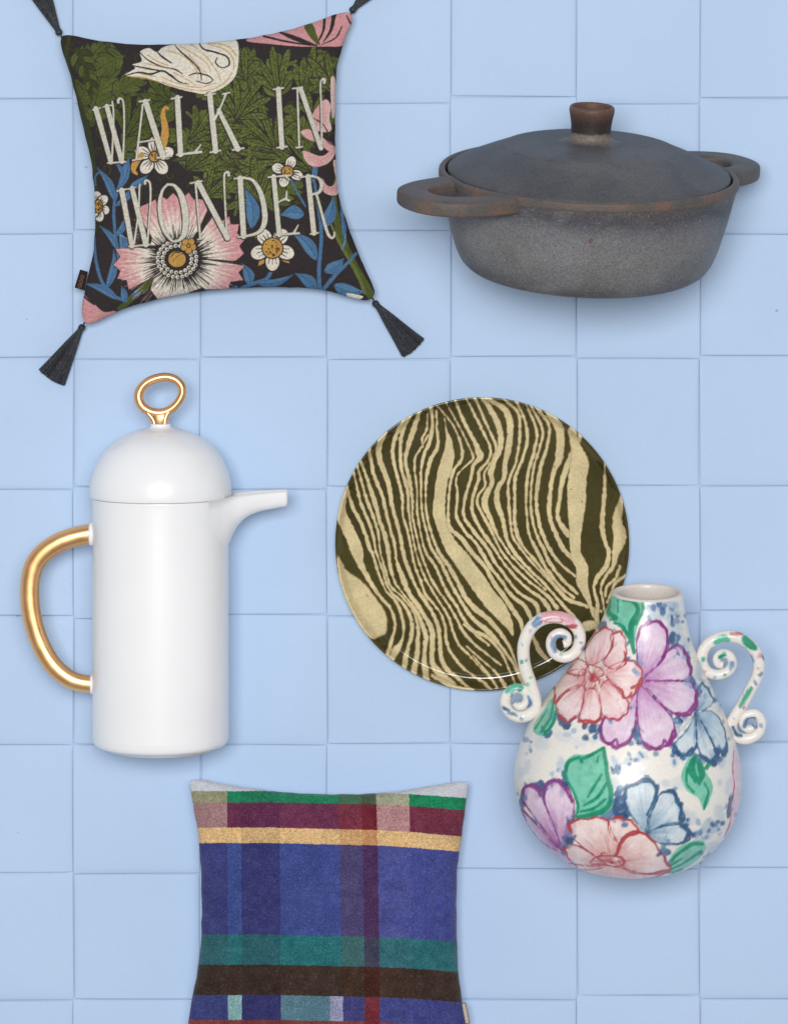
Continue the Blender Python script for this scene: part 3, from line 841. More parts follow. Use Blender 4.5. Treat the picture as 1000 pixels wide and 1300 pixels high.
def build_tapestry_cushion():
    loc = at(270, 215, 0)
    o = thing("tasselled_cushion", "dark floral tapestry cushion woven with the words WALK IN WONDER, black tassels at its corners", "cushion", loc)
    org = loc
    top = [(78.5, 46), (88, 44.5), (110, 49), (140, 53.5), (180, 56.5), (224, 56), (262, 54), (300, 50.5), (336, 44.5), (366, 38), (392, 30), (415, 22), (432, 16.5), (441, 16), (446, 20)]
    right = [(446, 20), (447, 27), (441, 42), (436, 56), (428.5, 81), (426, 106), (425.5, 132), (425.5, 176), (426.5, 220), (432, 256), (445, 296), (463, 340), (473, 362), (475.5, 371), (472, 379)]
    bottom = [(107.5, 409), (113, 411), (124, 407.5), (146, 397), (168, 388.5), (212, 377), (256, 370), (302, 366), (346, 364.5), (390, 366), (412, 368.5), (434, 374.5), (455, 379.5), (466, 381.5), (472, 379)]
    left = [(78.5, 46), (77, 54), (80, 67), (86, 83), (96, 119), (108, 172), (115.5, 203), (119.5, 236), (121, 270), (120.5, 295), (118, 324), (113, 344), (107, 374), (104, 394), (107.5, 409)]
    c = paint_tapestry()
    cushion_mesh("cover", top, right, bottom, left, 40, 44, c, TAPESTRY, o, org, n=620, seed=3, back=(40, 34, 36))
    build_tassel(o, org, (78, 46), (76.5, 44), (14, -38), (52, -62), 40)
    build_tassel(o, org, (445, 18), (445.5, 15), (478, -50), (508, -28), 40)
    build_tassel(o, org, (473, 379), (474.5, 383), (538, 430), (511, 453), 40)
    build_tassel(o, org, (108, 409), (106, 413), (50, 469), (82, 489), 40)
    # small maker's tag sewn into the left seam, dark with a few coppery stitches
    tp = [(102, 342), (112, 345), (108, 369), (95, 365)]
    def tw(P, z):
        P = np.array(P, float); f = (D - z) / D
        return np.c_[(CX + (P[:, 0] - CX) * f - 500) * S, (650 - (CY + (P[:, 1] - CY) * f)) * S, np.full(len(P), z * S)] - np.array(org)
    n = 40
    u, v = np.meshgrid(np.linspace(0, 1, n), np.linspace(0, 1, n))
    q = np.array(tp, float)
    P = ((1 - u) * (1 - v))[..., None] * q[0] + (u * (1 - v))[..., None] * q[1] + (u * v)[..., None] * q[2] + ((1 - u) * v)[..., None] * q[3]
    tc = Canvas(90, 335, 118, 375, 8, (44, 38, 38))
    for dx, dy in ((101.5, 363), (103, 357.5), (104.5, 352)):
        tc.stroke([(dx - 2, dy - 1), (dx + 1, dy - 2.4), (dx + 2, dy), (dx, dy + 2), (dx - 1.6, dy + .6)], (140, 96, 72), w=.8)
    P = P.reshape(-1, 2)
    a_ = tw(P, 37.4); b_ = tw(P, 36.0)
    V, F = cat([(a_, grid_faces(n, n, flip=True)), (b_, grid_faces(n, n))])
    C = tc.sample(P[:, 0], P[:, 1])
    mesh_obj("maker_tag", V, F, TAPESTRY, o, np.vstack([C, C]))
build_tapestry_cushion()

# ---- plaid cushion
def paint_plaid():
    c = Canvas(225, 975, 610, 1375, 3, (60, 68, 138))
    X, Y = c.grid()
    zx = (X - 220) * 2.5; zy = (Y - 970) * 2.5
    f = np.interp(zx, [40, 80, 300, 500, 640, 760, 900, 960], [-2, 0, -1, 4, 7, 14, 27, 32])
    fy = np.interp(zy, [60, 110, 200, 700], [.6, .75, 1.0, .82])
    v = zy - f * fy + 1.0 * vnoise(X, Y, 3, 4)
    x = zx - np.interp(zy, [80, 250, 560, 830], [-6, 0, 6, 8]) * np.interp(zx, [200, 620, 900], [.2, 1, .6]) + 1.0 * vnoise(X, Y, 3, 6)
    # columns: edges and, per weft band, the colour of each column
    ex = [0, 172, 216, 338, 527, 600, 648, 752, 2000]
    def row(*cols):
        return [np.array(k, float) for k in cols]
    bands = [
        (-900, 86, row(*[(203, 204, 212)] * 8)),
        (86, 122, row((148, 146, 112), (22, 132, 88), (24, 122, 82), (20, 134, 88), (62, 112, 78), (72, 92, 64), (162, 164, 134), (20, 134, 86))),
        (122, 202, row((164, 122, 122), (104, 42, 74), (94, 38, 72), (108, 44, 76), (122, 44, 62), (112, 30, 42), (182, 132, 132), (116, 44, 66))),
        (202, 251, row((226, 182, 122), (224, 180, 118), (206, 166, 112), (222, 180, 122), (206, 158, 102), (200, 140, 92), (228, 184, 124), (226, 184, 126))),
        (251, 541, row((54, 58, 122), (56, 74, 142), (50, 52, 112), (58, 72, 142), (72, 64, 112), (72, 42, 86), (70, 76, 148), (64, 72, 146))),
        (541, 637, row((38, 96, 104), (34, 108, 114), (36, 92, 102), (30, 108, 114), (54, 98, 100), (60, 62, 84), (44, 104, 114), (36, 104, 112))),
        (637, 733, row((56, 40, 32), (58, 40, 32), (54, 38, 31), (62, 44, 36), (64, 42, 30), (66, 30, 22), (66, 44, 35), (60, 42, 34))),
        (733, 812, row((54, 62, 124), (132, 176, 178), (46, 46, 106), (82, 122, 140), (60, 60, 124), (116, 38, 48), (62, 68, 138), (60, 64, 134))),
        (812, 900, row((132, 56, 52), (132, 60, 56), (120, 50, 50), (130, 58, 52), (140, 58, 48), (130, 36, 40), (136, 60, 54), (132, 56, 52))),
        (900, 4000, row(*[(58, 66, 136)] * 8))]
    img = c.img * 255
    for lo, hi, cols in bands:
        m = (v >= lo) & (v < hi)
        for k in range(8):
            mm = m & (x >= ex[k]) & (x < ex[k + 1])
            img[mm] = cols[k]
    # a paler slip in the second blue band
    mm = (v >= 733) & (v < 812) & (x > 492) & (x < 532); img[mm] = (150, 150, 186)
    # twill yarn: diagonal specks of lighter and darker thread
    r = np.random.default_rng(2)
    tw = vnoise((X + Y) * 1.0, (X - Y) * 3.0, 1.5, 31)
    spk = vnoise(X, Y, 1.1, 41) * .9 + .5
    img *= (1 + .15 * tw + .16 * (spk - .5) + .04 * vnoise(X, Y, 22, 8))[..., None]
    img += (6 * vnoise(X, Y, 9, 9))[..., None]
    lt = (vnoise(X, Y, 1.3, 43) > .55)[..., None]
    img = np.where(lt, img * .84 + 26, img)
    img = np.where((v < 86)[..., None], np.array([202, 204, 211.]) * (1 + .03 * vnoise(X, Y, 1.2, 44))[..., None], img)
    gm = img.mean(-1, keepdims=True)
    img = (gm + (img - gm) * .9) * .97
    c.img = np.clip(img / 255, 0, 1).astype(np.float32)
    return c

def build_plaid_cushion():
    loc = at(418, 1160, 0)
    o = thing("plaid_cushion", "woollen plaid cushion with wide blue, teal, brown, yellow and maroon bands", "cushion", loc)
    top = [(241.5, 990.5), (255, 990), (278, 994), (310, 999.5), (350, 1004.5), (390, 1007.5), (430, 1008.5), (470, 1007.5), (510, 1003.5), (545, 998), (570, 994), (586, 992.5), (594, 994)]
    right = [(594, 994), (593.5, 1005), (590, 1030), (585.5, 1062), (581, 1095), (579.5, 1130), (579.5, 1165), (580, 1200), (582, 1235), (585.5, 1265), (590, 1290), (596, 1318), (600, 1345)]
    left = [(241.5, 990.5), (242, 1002), (246, 1025), (251, 1055), (254, 1085), (255.5, 1120), (256, 1160), (255, 1195), (252, 1225), (247, 1252), (242.5, 1275), (239, 1300), (236, 1325), (236, 1345)]
    bottom = [(236, 1345), (280, 1338), (340, 1332), (418, 1329), (500, 1332), (560, 1338), (600, 1345)]
    cushion_mesh("cover", top, right, bottom, left, 44, 46, paint_plaid(), WOOL, o, loc, n=560, seed=9, power=.46, back=(200, 201, 210))
    # sewn-in side tag
    q = np.array([(584, 1274), (591, 1272.5), (596.5, 1299), (589, 1301)], float)
    n = 40
    u, v = np.meshgrid(np.linspace(0, 1, n), np.linspace(0, 1, n))
    P = (((1 - u) * (1 - v))[..., None] * q[0] + (u * (1 - v))[..., None] * q[1] + (u * v)[..., None] * q[2] + ((1 - u) * v)[..., None] * q[3])
    d = np.minimum(np.minimum(u, 1 - u) * 8, np.minimum(v, 1 - v) * 27)
    C = np.where((d < 1.1)[..., None], np.array([112, 78, 62]), np.array([196, 182, 164])) / 255.0
    P = P.reshape(-1, 2); C = C.reshape(-1, 3)
    def w(z):
        f = (D - z) / D
        return np.c_[(CX + (P[:, 0] - CX) * f - 500) * S, (650 - (CY + (P[:, 1] - CY) * f)) * S, np.full(len(P), z * S)] - np.array(loc)
    V, F = cat([(w(46.4), grid_faces(n, n, flip=True)), (w(45.0), grid_faces(n, n))])
    mesh_obj("maker_tag", V, F, WOOL, o, np.vstack([C, C]))
build_plaid_cushion()

# ------------------------------------------------------------------ objects that lie on their side
def place(name, label, catg, px, py, z, tilt, roll, org):
    """anchor (local 0) on the camera ray through image pixel (px,py) at height z; the Empty sits at local point org. Returns root and a function local image pixels, scaled about the camera -> local metres"""
    k = (D - z) / D  # object size scaled about the camera for its height
    P = at(px, py, z)
    R = Euler((math.radians(tilt), 0, math.radians(roll)), 'XYZ').to_matrix()
    root = thing(name, label, catg, P + R @ (Vector(org) * (k * S)), (math.radians(tilt), 0, math.radians(roll)))
    o = np.array(org, float)
    return root, lambda V: (np.asarray(V, float) - o) * (k * S)

# ---- casserole
def build_casserole():
    root, w = place("lidded_casserole", "round smoke-blackened clay casserole with domed lid and two loop handles", "casserole", 747, 219.5, 181, 12.7, -2.0, (0, -132, 0))
    B = [(0.01, -132), (60, -132), (118, -131.6), (134, -130), (147, -125), (157, -116.5), (164, -104), (169.5, -88), (174.5, -70), (181, -44), (185.5, -22), (188.5, -8), (189.6, -3), (189.4, -.6), (188, .8), (185.5, 1.3), (183.4, .6), (182.4, -1.5), (181.6, -12), (172, -50), (158, -104), (140, -118), (0.01, -121)]
    V, F = lathe(catmull(B, 4), 160)
    # hand-made wobble
    a = np.arctan2(V[:, 0], V[:, 2])
    V = V.copy(); sc = 1 + .003 * np.sin(3 * a + 1) + .002 * np.sin(5 * a); V[:, 0] *= sc; V[:, 2] *= sc
    V[:, 1] += 1.2 * np.sin(2 * a + .6) * np.clip((V[:, 1] + 40) / 40, 0, 1)
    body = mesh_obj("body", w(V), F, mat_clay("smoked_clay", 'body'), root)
    # rim ring, browner
    ring = [(189.9, -9), (190.4, -3), (190.0, -.2), (188.2, 1.6), (185.3, 2.0), (182.9, 1.2), (181.9, -1.5), (181.3, -9), (184, -9.3)]
    Pn = catmull(ring, 4, True); Pn = np.vstack([Pn, Pn[:1]])
    V, F = lathe(Pn, 160)
    a = np.arctan2(V[:, 0], V[:, 2]); V = V.copy(); sc = 1 + .003 * np.sin(3 * a + 1) + .002 * np.sin(5 * a); V[:, 0] *= sc; V[:, 2] *= sc
    V[:, 1] += 1.2 * np.sin(2 * a + .6)
    rust, grey = mat_clay("rusty_clay", 'rust'), mat_clay("grey_clay", 'grey')
    mesh_obj("rim", w(V), F, rust, root)
    # loop handles flush with the rim
    for pts, ang, half, mat in (([(150, -56), (186, -57), (222, -53), (252, -36), (264, -4), (258, 26), (232, 46), (196, 54), (150, 54)], 37, 19.5, rust),
                           ([(150, -58), (180, -57), (210, -49), (232, -28), (239, 0), (234, 26), (211, 46), (180, 55), (150, 56)], 213, 18.5, grey)):
        a = math.radians(ang)
        er = np.array([-math.cos(a), 0, math.sin(a)]); et = np.array([math.sin(a), 0, math.cos(a)])
        Q = np.array([er * r + et * t + np.array([0, -10.5, 0]) for r, t in pts])
        Q = resample(catmull(Q, 8), 70)
        s = np.linspace(-1, 1, 70)
        aa = half * (1 + .28 * np.abs(s) ** 6)
        V, F = sweep(Q, (0, 1, 0), aa, np.full(70, 10.2), 36, power=5.0)
        mesh_obj("handle", w(V), tri_ok(F), mat, root)
    # lid and knob
    Lp = [(0.01, 41), (30, 40.6), (70, 38.5), (98, 36.2), (108, 34.8), (110.3, 34.2), (111.6, 33.4), (114, 32.2), (130, 26), (152, 16.5), (170, 8.0), (177.5, 3.2), (179.3, .4), (178.8, -2.5), (176, -4), (150, -5), (0.01, -5)]
    V, F = lathe(catmull(Lp, 5)[::-1], 160)
    a = np.arctan2(V[:, 0], V[:, 2]); V = V.copy()
    V[:, 1] += .8 * np.sin(2 * a + 2) * np.clip(V[:, 1] / 30, 0, 1)
    lid = mesh_obj("lid", w(V), F, mat_clay("smoked_lid_clay", 'lid'), root)
    Kp = [(42, 39.6), (36, 40.6), (31, 42.5), (27.5, 46), (26, 51), (25.6, 57), (26, 64), (27.4, 72), (28.8, 79), (28.8, 83.5), (27.4, 86.2), (25.4, 86.4), (23.8, 84), (22.5, 79), (18, 74), (8, 72.5), (.01, 72)]
    V, F = lathe(catmull(Kp, 5), 72)
    a = np.arctan2(V[:, 0], V[:, 2]); V = V.copy(); sc = 1 + .015 * np.sin(2 * a + 1) + .006 * np.sin(5 * a); V[:, 0] *= sc; V[:, 2] *= sc
    mesh_obj("knob", w(V), F, mat_clay("scorched_clay", 'knob'), lid)
build_casserole()

# ---- coffee pot
def build_coffee_pot():
    root, w = place("coffee_pot", "tall white porcelain coffee pot with gold side handle and gold loop on its lid", "coffee pot", 204.2, 632, 86, 0.0, 0, (0, -316, 0))
    # y up from the seam (image y 632)
    Bp = [(.01, -313), (60, -313.5), (76, -314), (81.6, -312.5), (84.8, -309), (86.2, -303), (86.4, -290), (86.2, -200), (86.2, -60), (86.6, -10), (87, -1.5), (86, 0), (82, 0), (81, -6), (80, -40), (80, -300), (.01, -305)]
    V, F = lathe(catmull(Bp, 4), 160)
    mesh_obj("body", w(V), F, PORCELAIN, root)
    Lp = [(78, 0.2), (87.6, .9), (89.4, 2.6), (90, 8), (89.6, 16), (87.8, 26), (84.5, 36), (79.5, 47), (71, 60), (60, 70.5), (47, 79), (34, 84.4), (22, 87.2), (15, 89.2), (12.6, 91.5), (12.2, 94), (.01, 94)]
    V, F = lathe(catmull(Lp, 5), 160)
    lid = mesh_obj("lid", w(V), F, PORCELAIN, root)
    g = lambda P, z=0: np.array([(x - 204.2, 632 - y, z) for x, y in P], float)
    # gold loop: an oval ring whose lower side gathers into a short stem
    ring = catmull(g([(176.2, 505), (179, 494), (187, 485.5), (199, 480.2), (212, 478.6), (223, 482), (230.5, 490), (231.5, 500), (226, 511), (217, 519.5), (205.5, 524), (192, 522.8), (181, 516)]), 8, True)
    n = len(ring)
    V1, F1 = sweep(ring, (0, 0, 1), np.interp(np.arange(n) / n, [0, .15, .4, .6, .85, 1], [6.2, 5.6, 5.4, 5.2, 5.8, 6.2]), 6.0, 18, closed=True)
    arm1 = catmull(g([(179.5, 514), (185, 521), (191.5, 528), (195.5, 534), (197, 541)]), 6)
    arm2 = catmull(g([(228, 508), (220, 517), (213, 525), (210, 533), (209.5, 541)]), 6)
    V2, F2 = sweep(arm1, (0, 0, 1), np.linspace(3.6, 4.6, len(arm1)), np.linspace(4.2, 7.5, len(arm1)), 16)
    V3, F3 = sweep(arm2, (0, 0, 1), np.linspace(3.6, 4.6, len(arm2)), np.linspace(4.2, 7.5, len(arm2)), 16)
    web = catmull(g([(203.8, 522), (203.4, 527), (203.0, 533), (203.0, 538), (203.2, 541)]), 6)
    V4, F4 = sweep(web, (0, 0, 1), np.interp(np.linspace(0, 1, len(web)), [0, .3, .6, 1], [15, 12.5, 11, 12]), np.interp(np.linspace(0, 1, len(web)), [0, .5, 1], [4.2, 7, 10.5]), 28)
    V, F = cat([(V1, F1), (V2, F2), (V3, F3), (V4, F4)])
    mesh_obj("lid_loop", w(V), tri_ok(F), GOLD, lid)
    # side handle
    hp = catmull(g([(121, 677.6), (110, 678.6), (94, 682), (75, 689), (58, 700), (46, 714), (40, 731), (38.2, 752), (40, 776), (46, 802), (57, 828), (71, 848), (88, 861.5), (104, 867), (122, 868.8)]), 8)
    m = len(hp)
    V, F = sweep(hp, (0, 0, 1), np.interp(np.linspace(0, 1, m), [0, .3, .7, 1], [13, 12.6, 11.8, 11]), np.interp(np.linspace(0, 1, m), [0, .5, 1], [12.5, 11, 11]), 28, power=2.3)
    mesh_obj("handle", w(V), tri_ok(F), GOLD, root)
    for (x, y, r) in ((118.5, 678, 14.6), (120, 868.6, 12.4)):
        P = catmull(g([(x - 4.5, y), (x - 2, y), (x + 3, y), (x + 12, y)]), 5)
        V, F = sweep(P, (0, 0, 1), np.interp(np.arange(len(P)), [0, 2, 8, len(P) - 1], [r * .95, r, r + .5, r + 3]), np.interp(np.arange(len(P)), [0, 2, 8, len(P) - 1], [r * .95, r, r + .5, r + 3]), 28)
        mesh_obj("collar", w(V), tri_ok(F), PORCELAIN, root)
    # open trough spout on the right
    X = np.array([268, 285, 291, 296, 302, 309, 318, 330, 345, 358, 363.5, 365.2])
    top = np.array([630, 629.5, 628.5, 627.6, 626.6, 625.8, 625, 624, 623, 622.3, 622.2, 623.5])
    bot = np.array([736, 702, 690, 678, 667.5, 659.5, 653.5, 649, 646, 643.6, 642.8, 641])
    hw = np.array([60, 41, 35.5, 31.5, 28, 25.5, 22.5, 19, 15.5, 13.2, 12.6, 11.4])
    xs = np.linspace(268, 365.2, 50)
    cs = lambda A: np.interp(xs, X, A)
    top, bot, hw = cs(top), cs(bot), cs(hw)
    ph = np.linspace(0, np.pi, 33)
    def u_sec(inset):
        V = np.zeros((50, 33, 3))
        V[..., 0] = xs[:, None] - 204.2
        h = (hw - inset)[:, None] ; dep = (bot - top - inset)[:, None]
        V[..., 2] = h * np.sign(np.cos(ph)) * np.abs(np.cos(ph)) ** .75
        V[..., 1] = 632 - (top[:, None] + dep * np.sin(ph) ** .8)
        return V
    O, I = u_sec(0), u_sec(3.0)
    I[..., 1] = np.minimum(I[..., 1], O[..., 1].max(1)[:, None])
    n1, n2 = 50, 33
    Vv = np.concatenate([O.reshape(-1, 3), I.reshape(-1, 3)])
    Fo = grid_faces(n1, n2); Fi = grid_faces(n1, n2, base=n1 * n2, flip=True)
    i = np.arange(n1 - 1); b = n1 * n2
    lip1 = np.stack([i * n2, b + i * n2, b + (i + 1) * n2, (i + 1) * n2], -1)
    lip2 = np.stack([i * n2 + n2 - 1, (i + 1) * n2 + n2 - 1, b + (i + 1) * n2 + n2 - 1, b + i * n2 + n2 - 1], -1)
    j = np.arange(n2 - 1); e = (n1 - 1) * n2
    end = np.stack([e + j, e + j + 1, b + e + j + 1, b + e + j], -1)
    mesh_obj("spout", w(Vv), np.vstack([Fo, Fi, lip1, lip2, end]), PORCELAIN, root)
build_coffee_pot()

# ---- marbled plate
def paint_plate():
    c = Canvas(415, 493, 807, 884, 4, (70, 64, 30)); c.wob = .75
    X, Y = c.grid()
    c.img *= (1 + .10 * vnoise(X, Y, 26, 3) + .06 * vnoise(X, Y, 3, 4))[..., None]
    cr = np.array([214, 197, 152.])
    def cream(Xx, Yy):
        return cr[None, None] * (1 + .05 * vnoise(Xx, Yy, 18, 5) + .05 * vnoise(Xx, Yy, 2.0, 6))[..., None]
    q = {1: (420, 500), 2: (600, 500), 3: (420, 680), 4: (600, 680)}
    def P(*seq):
        """(panel, (x, y, w)...) in fifths of an image pixel, per quarter of the plate"""
        out = []
        k = 1
        low = -1e9
        for s in seq:
            if isinstance(s, int):
                k = s
                low = out[-1][1] + 4 if out and not (k in (1, 2) and seq[0] in (1, 2)) else -1e9
            elif q[k][1] + s[1] / 5 > low:
                out.append((q[k][0] + s[0] / 5, q[k][1] + s[1] / 5, s[2] / 5))
        return out
    ST = [
        P(1, (70, 690, 50), (60, 740, 66), (95, 830, 75), (140, 930, 75), (165, 1000, 78), 3, (160, 90, 75), (188, 180, 40), (230, 260, 30), (300, 370, 22), (370, 450, 18), (400, 530, 18), (405, 580, 15), (390, 640, 20), (375, 690, 25)),
        P(1, (105, 600, 14), (130, 700, 22), (175, 790, 22), (215, 880, 22), (245, 980, 22), 3, (262, 110, 22), (290, 200, 16), (315, 270, 14), (350, 350, 14), (400, 400, 18), (440, 480, 20), (460, 570, 16), (450, 660, 16), (410, 725, 44)),
        P(1, (150, 520, 12), (185, 680, 18), (230, 790, 18), (268, 900, 18), (285, 1000, 14), 3, (292, 110, 14), (325, 210, 14), (350, 300, 14), (384, 360, 14), (440, 410, 16), (490, 480, 18), (512, 560, 24), (506, 650, 22), (490, 700, 20), (470, 790, 34)),
        P(1, (180, 500, 14), (220, 650, 18), (265, 770, 20), (298, 880, 14), (312, 1000, 10), 3, (318, 110, 10), (345, 220, 13), (380, 320, 12), (440, 375, 10), (500, 445, 12), (538, 520, 14), (552, 600, 20), (548, 680, 26), (545, 750, 28), (525, 850, 40)),
        P(1, (205, 470, 14), (240, 570, 22), (275, 680, 28), (305, 790, 22), (342, 900, 26), (362, 1000, 28), 3, (352, 110, 26), (380, 220, 18), (415, 310, 14), (462, 372, 12), (520, 450, 18), (570, 540, 26), (600, 640, 32), (595, 700, 26), (590, 770, 26), (600, 870, 40)),
        P(1, (240, 330, 22), (255, 430, 20), (275, 520, 22), (322, 640, 22), (347, 740, 18), (376, 860, 16), (404, 960, 16), 3, (402, 80, 14), (415, 150, 16), (452, 260, 34), (492, 360, 28), (550, 440, 26), (600, 520, 28), (640, 600, 32), (642, 700, 32), (640, 790, 32), (675, 860, 46), (770, 940, 40)),
        P(1, (330, 250, 40), (302, 340, 36), (312, 430, 34), (345, 510, 30), (372, 600, 28), (384, 700, 24), (420, 830, 20), (446, 930, 22), 3, (452, 80, 26), (475, 170, 24), (512, 260, 20), (552, 350, 18), (602, 420, 22), (650, 500, 20), (678, 580, 26), (692, 680, 26), (696, 760, 26), (730, 840, 30), (790, 890, 20)),
        P(1, (470, 150, 30), (415, 250, 24), (392, 340, 24), (396, 420, 20), (430, 560, 18), (452, 660, 18), (456, 770, 14), (488, 880, 12), (512, 1000, 12), 3, (505, 60, 12), (530, 190, 14), (570, 290, 18), (600, 370, 16), (650, 430, 14), (700, 500, 14), (722, 570, 18), (732, 660, 18), (760, 740, 18), (830, 830, 16), (910, 890, 10)),
        P(1, (510, 110, 16), (452, 240, 24), (438, 350, 22), (448, 480, 22), (484, 600, 20), (490, 720, 16), (508, 850, 10), (537, 1000, 10), 3, (536, 90, 10), (562, 180, 12), (600, 275, 12), (650, 360, 12), (700, 440, 14), (748, 520, 14), (772, 600, 16), (812, 690, 16), (880, 760, 12), (970, 860, 8)),
        P(1, (560, 110, 22), (520, 230, 34), (486, 340, 26), (472, 430, 22), (500, 560, 22), (516, 680, 16), (518, 790, 14), (555, 950, 12), 3, (562, 80, 12), (592, 170, 12), (632, 265, 14), (682, 350, 14), (734, 420, 14), (794, 520, 16), (834, 600, 16), (902, 680, 16), (990, 750, 10)),
        P(1, (612, 120, 8), (606, 220, 12), (578, 275, 14), (582, 335, 10)),
        P(1, (560, 355, 8), (534, 400, 16), (530, 480, 12), (544, 600, 10), (546, 740, 12), (568, 880, 10), (600, 1000, 14), 3, (620, 90, 16), (660, 190, 18), (702, 285, 16), (746, 370, 20), (802, 455, 18), (852, 545, 20), (920, 625, 20), (1000, 690, 14)),
        P(1, (630, 70, 20), (642, 180, 20), (626, 300, 20), (592, 370, 20), (572, 470, 16), (570, 600, 10), (576, 740, 12), (602, 860, 14), (638, 980, 18), 3, (656, 70, 18), (692, 160, 20), (736, 255, 20), (784, 345, 20), (836, 435, 22), (902, 525, 24), (1000, 610, 34), 4, (170, 690, 20), (250, 800, 16), (290, 880, 20)),
        P(1, (672, 210, 12), (676, 330, 20), (632, 410, 24), (606, 520, 18), (600, 640, 10), (606, 760, 14), (640, 890, 16), (682, 1000, 20), 3, (704, 95, 20), (756, 205, 24), (806, 295, 24), (856, 395, 30), (926, 470, 34), (1000, 530, 30), 4, (170, 610, 26), (230, 700, 16), (270, 800, 10)),
        P(1, (730, 215, 8), (748, 320, 46), (736, 430, 85), (702, 550, 75), (690, 650, 75), (686, 760, 80), (716, 870, 72), (764, 970, 92), 3, (800, 110, 100), (872, 210, 108), (942, 310, 108), (1000, 390, 108), 4, (160, 460, 108), (220, 550, 60), (252, 630, 8)),
        P(1, (690, 90, 6), (770, 190, 12), (822, 310, 14), (830, 405, 20), (775, 485, 18), (752, 600, 16), (742, 740, 14), (752, 840, 22), (830, 920, 26), (890, 1000, 28), 3, (935, 150, 26), (985, 210, 26), 4, (140, 305, 30), (200, 390, 30), (262, 480, 30), (302, 540, 26), (316, 620, 20)),
        P(1, (740, 70, 6), (800, 180, 8), (860, 300, 8), (902, 400, 13), (868, 440, 8), (808, 500, 8), (790, 560, 10), (800, 600, 14), (800, 680, 16), (796, 780, 18), (850, 870, 20), (922, 950, 20), 4, (60, 110, 22), (112, 200, 22), (184, 290, 18), (244, 375, 22), (322, 440, 22), (362, 510, 26), (372, 590, 20)),
        P(1, (800, 70, 14), (850, 190, 22), (906, 290, 24), (934, 360, 38), (945, 395, 40), (902, 455, 20), (884, 540, 16), (848, 670, 18), (842, 770, 18), (890, 850, 20), (960, 940, 22), 4, (100, 90, 22), (134, 160, 20), (196, 240, 18), (250, 315, 20), (312, 375, 18), (396, 430, 26), (420, 510, 30)),
        P(1, (880, 70, 10), (930, 170, 16), (980, 270, 14), 2, (112, 350, 16), (92, 425, 14), (40, 485, 18), 1, (934, 540, 22), (902, 640, 20), (894, 740, 22), (934, 830, 22), (985, 910, 22), 4, (130, 70, 18), (168, 130, 16), (214, 195, 16), (280, 272, 18), (344, 330, 16), (424, 388, 22), (476, 450, 26), (492, 500, 20)),
        P(2, (30, 60, 14), (100, 220, 14), (146, 330, 16), (122, 420, 12), (72, 500, 14), (76, 580, 14), (34, 640, 16), (30, 700, 16), (68, 780, 20), (118, 870, 18), (165, 970, 18), 4, (200, 125, 14), (246, 180, 14), (326, 262, 14), (404, 325, 14), (482, 388, 20), (530, 455, 26)),
        P(2, (60, 20, 24), (120, 110, 34), (168, 220, 38), (175, 330, 32), (134, 430, 30), (112, 500, 34), (122, 560, 26), (82, 640, 40), (78, 710, 40), (116, 800, 26), (156, 900, 20), 4, (190, 50, 16), (230, 110, 12), (290, 175, 12), (380, 265, 10), (460, 340, 8)),
        P(2, (120, 40, 24), (206, 100, 38), (236, 200, 40), (224, 340, 40), (202, 440, 30), (196, 530, 30), (156, 600, 30), (154, 690, 34), (190, 800, 26), (210, 900, 24), 4, (240, 70, 22), (300, 150, 20), (380, 232, 18), (452, 302, 16), (522, 382, 16), (592, 460, 20), (630, 500, 20)),
        P(2, (210, 40, 10), (288, 120, 16), (296, 250, 16), (288, 340, 16), (266, 450, 16), (226, 550, 14), (226, 680, 18), (236, 790, 16), (250, 900, 14), 4, (290, 60, 16), (350, 140, 14), (450, 250, 10), (560, 365, 10), (604, 392, 6)),
        P(2, (280, 55, 16), (324, 150, 16), (346, 280, 20), (316, 400, 20), (268, 530, 20), (266, 700, 20), (262, 800, 20), (284, 900, 26), 4, (320, 70, 16), (390, 150, 20), (440, 215, 20), (500, 292, 24), (600, 400, 26), (710, 440, 20)),
        P(2, (340, 70, 10), (404, 230, 14), (390, 350, 20), (352, 490, 20), (336, 650, 14), (346, 820, 12), (362, 905, 14), 4, (404, 85, 24), (440, 165, 20), (490, 240, 20), (560, 325, 18), (640, 390, 16)),
        P(2, (372, 80, 14), (440, 220, 16), (426, 330, 16), (382, 480, 14), (366, 680, 14), (384, 830, 14), (410, 905, 16), 4, (446, 80, 22), (484, 165, 20), (562, 270, 20), (662, 365, 20)),
        P(2, (415, 95, 24), (482, 200, 16), (470, 330, 18), (430, 460, 24), (402, 650, 22), (416, 800, 20), (446, 900, 24), 4, (492, 90, 22), (560, 180, 18), (650, 255, 14)),
        P(2, (490, 125, 50), (550, 230, 52), (546, 400, 50), (510, 500, 26), (486, 650, 26), (488, 780, 26), (532, 900, 26), 4, (572, 80, 30), (640, 150, 30)),
        P(2, (640, 350, 36), (570, 530, 30), (546, 680, 22), (540, 790, 24), (604, 890, 40)),
        P(2, (650, 330, 60), (676, 430, 115), (660, 560, 118), (656, 700, 118), (650, 850, 82), (650, 1000, 66), 4, (656, 100, 78), (690, 200, 80), (694, 300, 68), (734, 410, 28)),
        P(2, (832, 450, 6), (836, 600, 20), (826, 720, 28), (820, 850, 30), (846, 960, 24), 4, (860, 90, 28), (850, 180, 28), (792, 260, 28), (766, 330, 18), (790, 420, 24), (786, 510, 26)),
        P(2, (936, 660, 24), (914, 800, 60), (930, 900, 80), 4, (930, 20, 80), (905, 110, 46), (890, 190, 22), (842, 255, 18), (812, 330, 15), (824, 410, 12)),
        P(4, (930, 190, 14), (905, 262, 12), (850, 320, 12), (838, 380, 12)),
        P(4, (960, 240, 14), (900, 300, 12), (880, 350, 12), (850, 420, 12)),
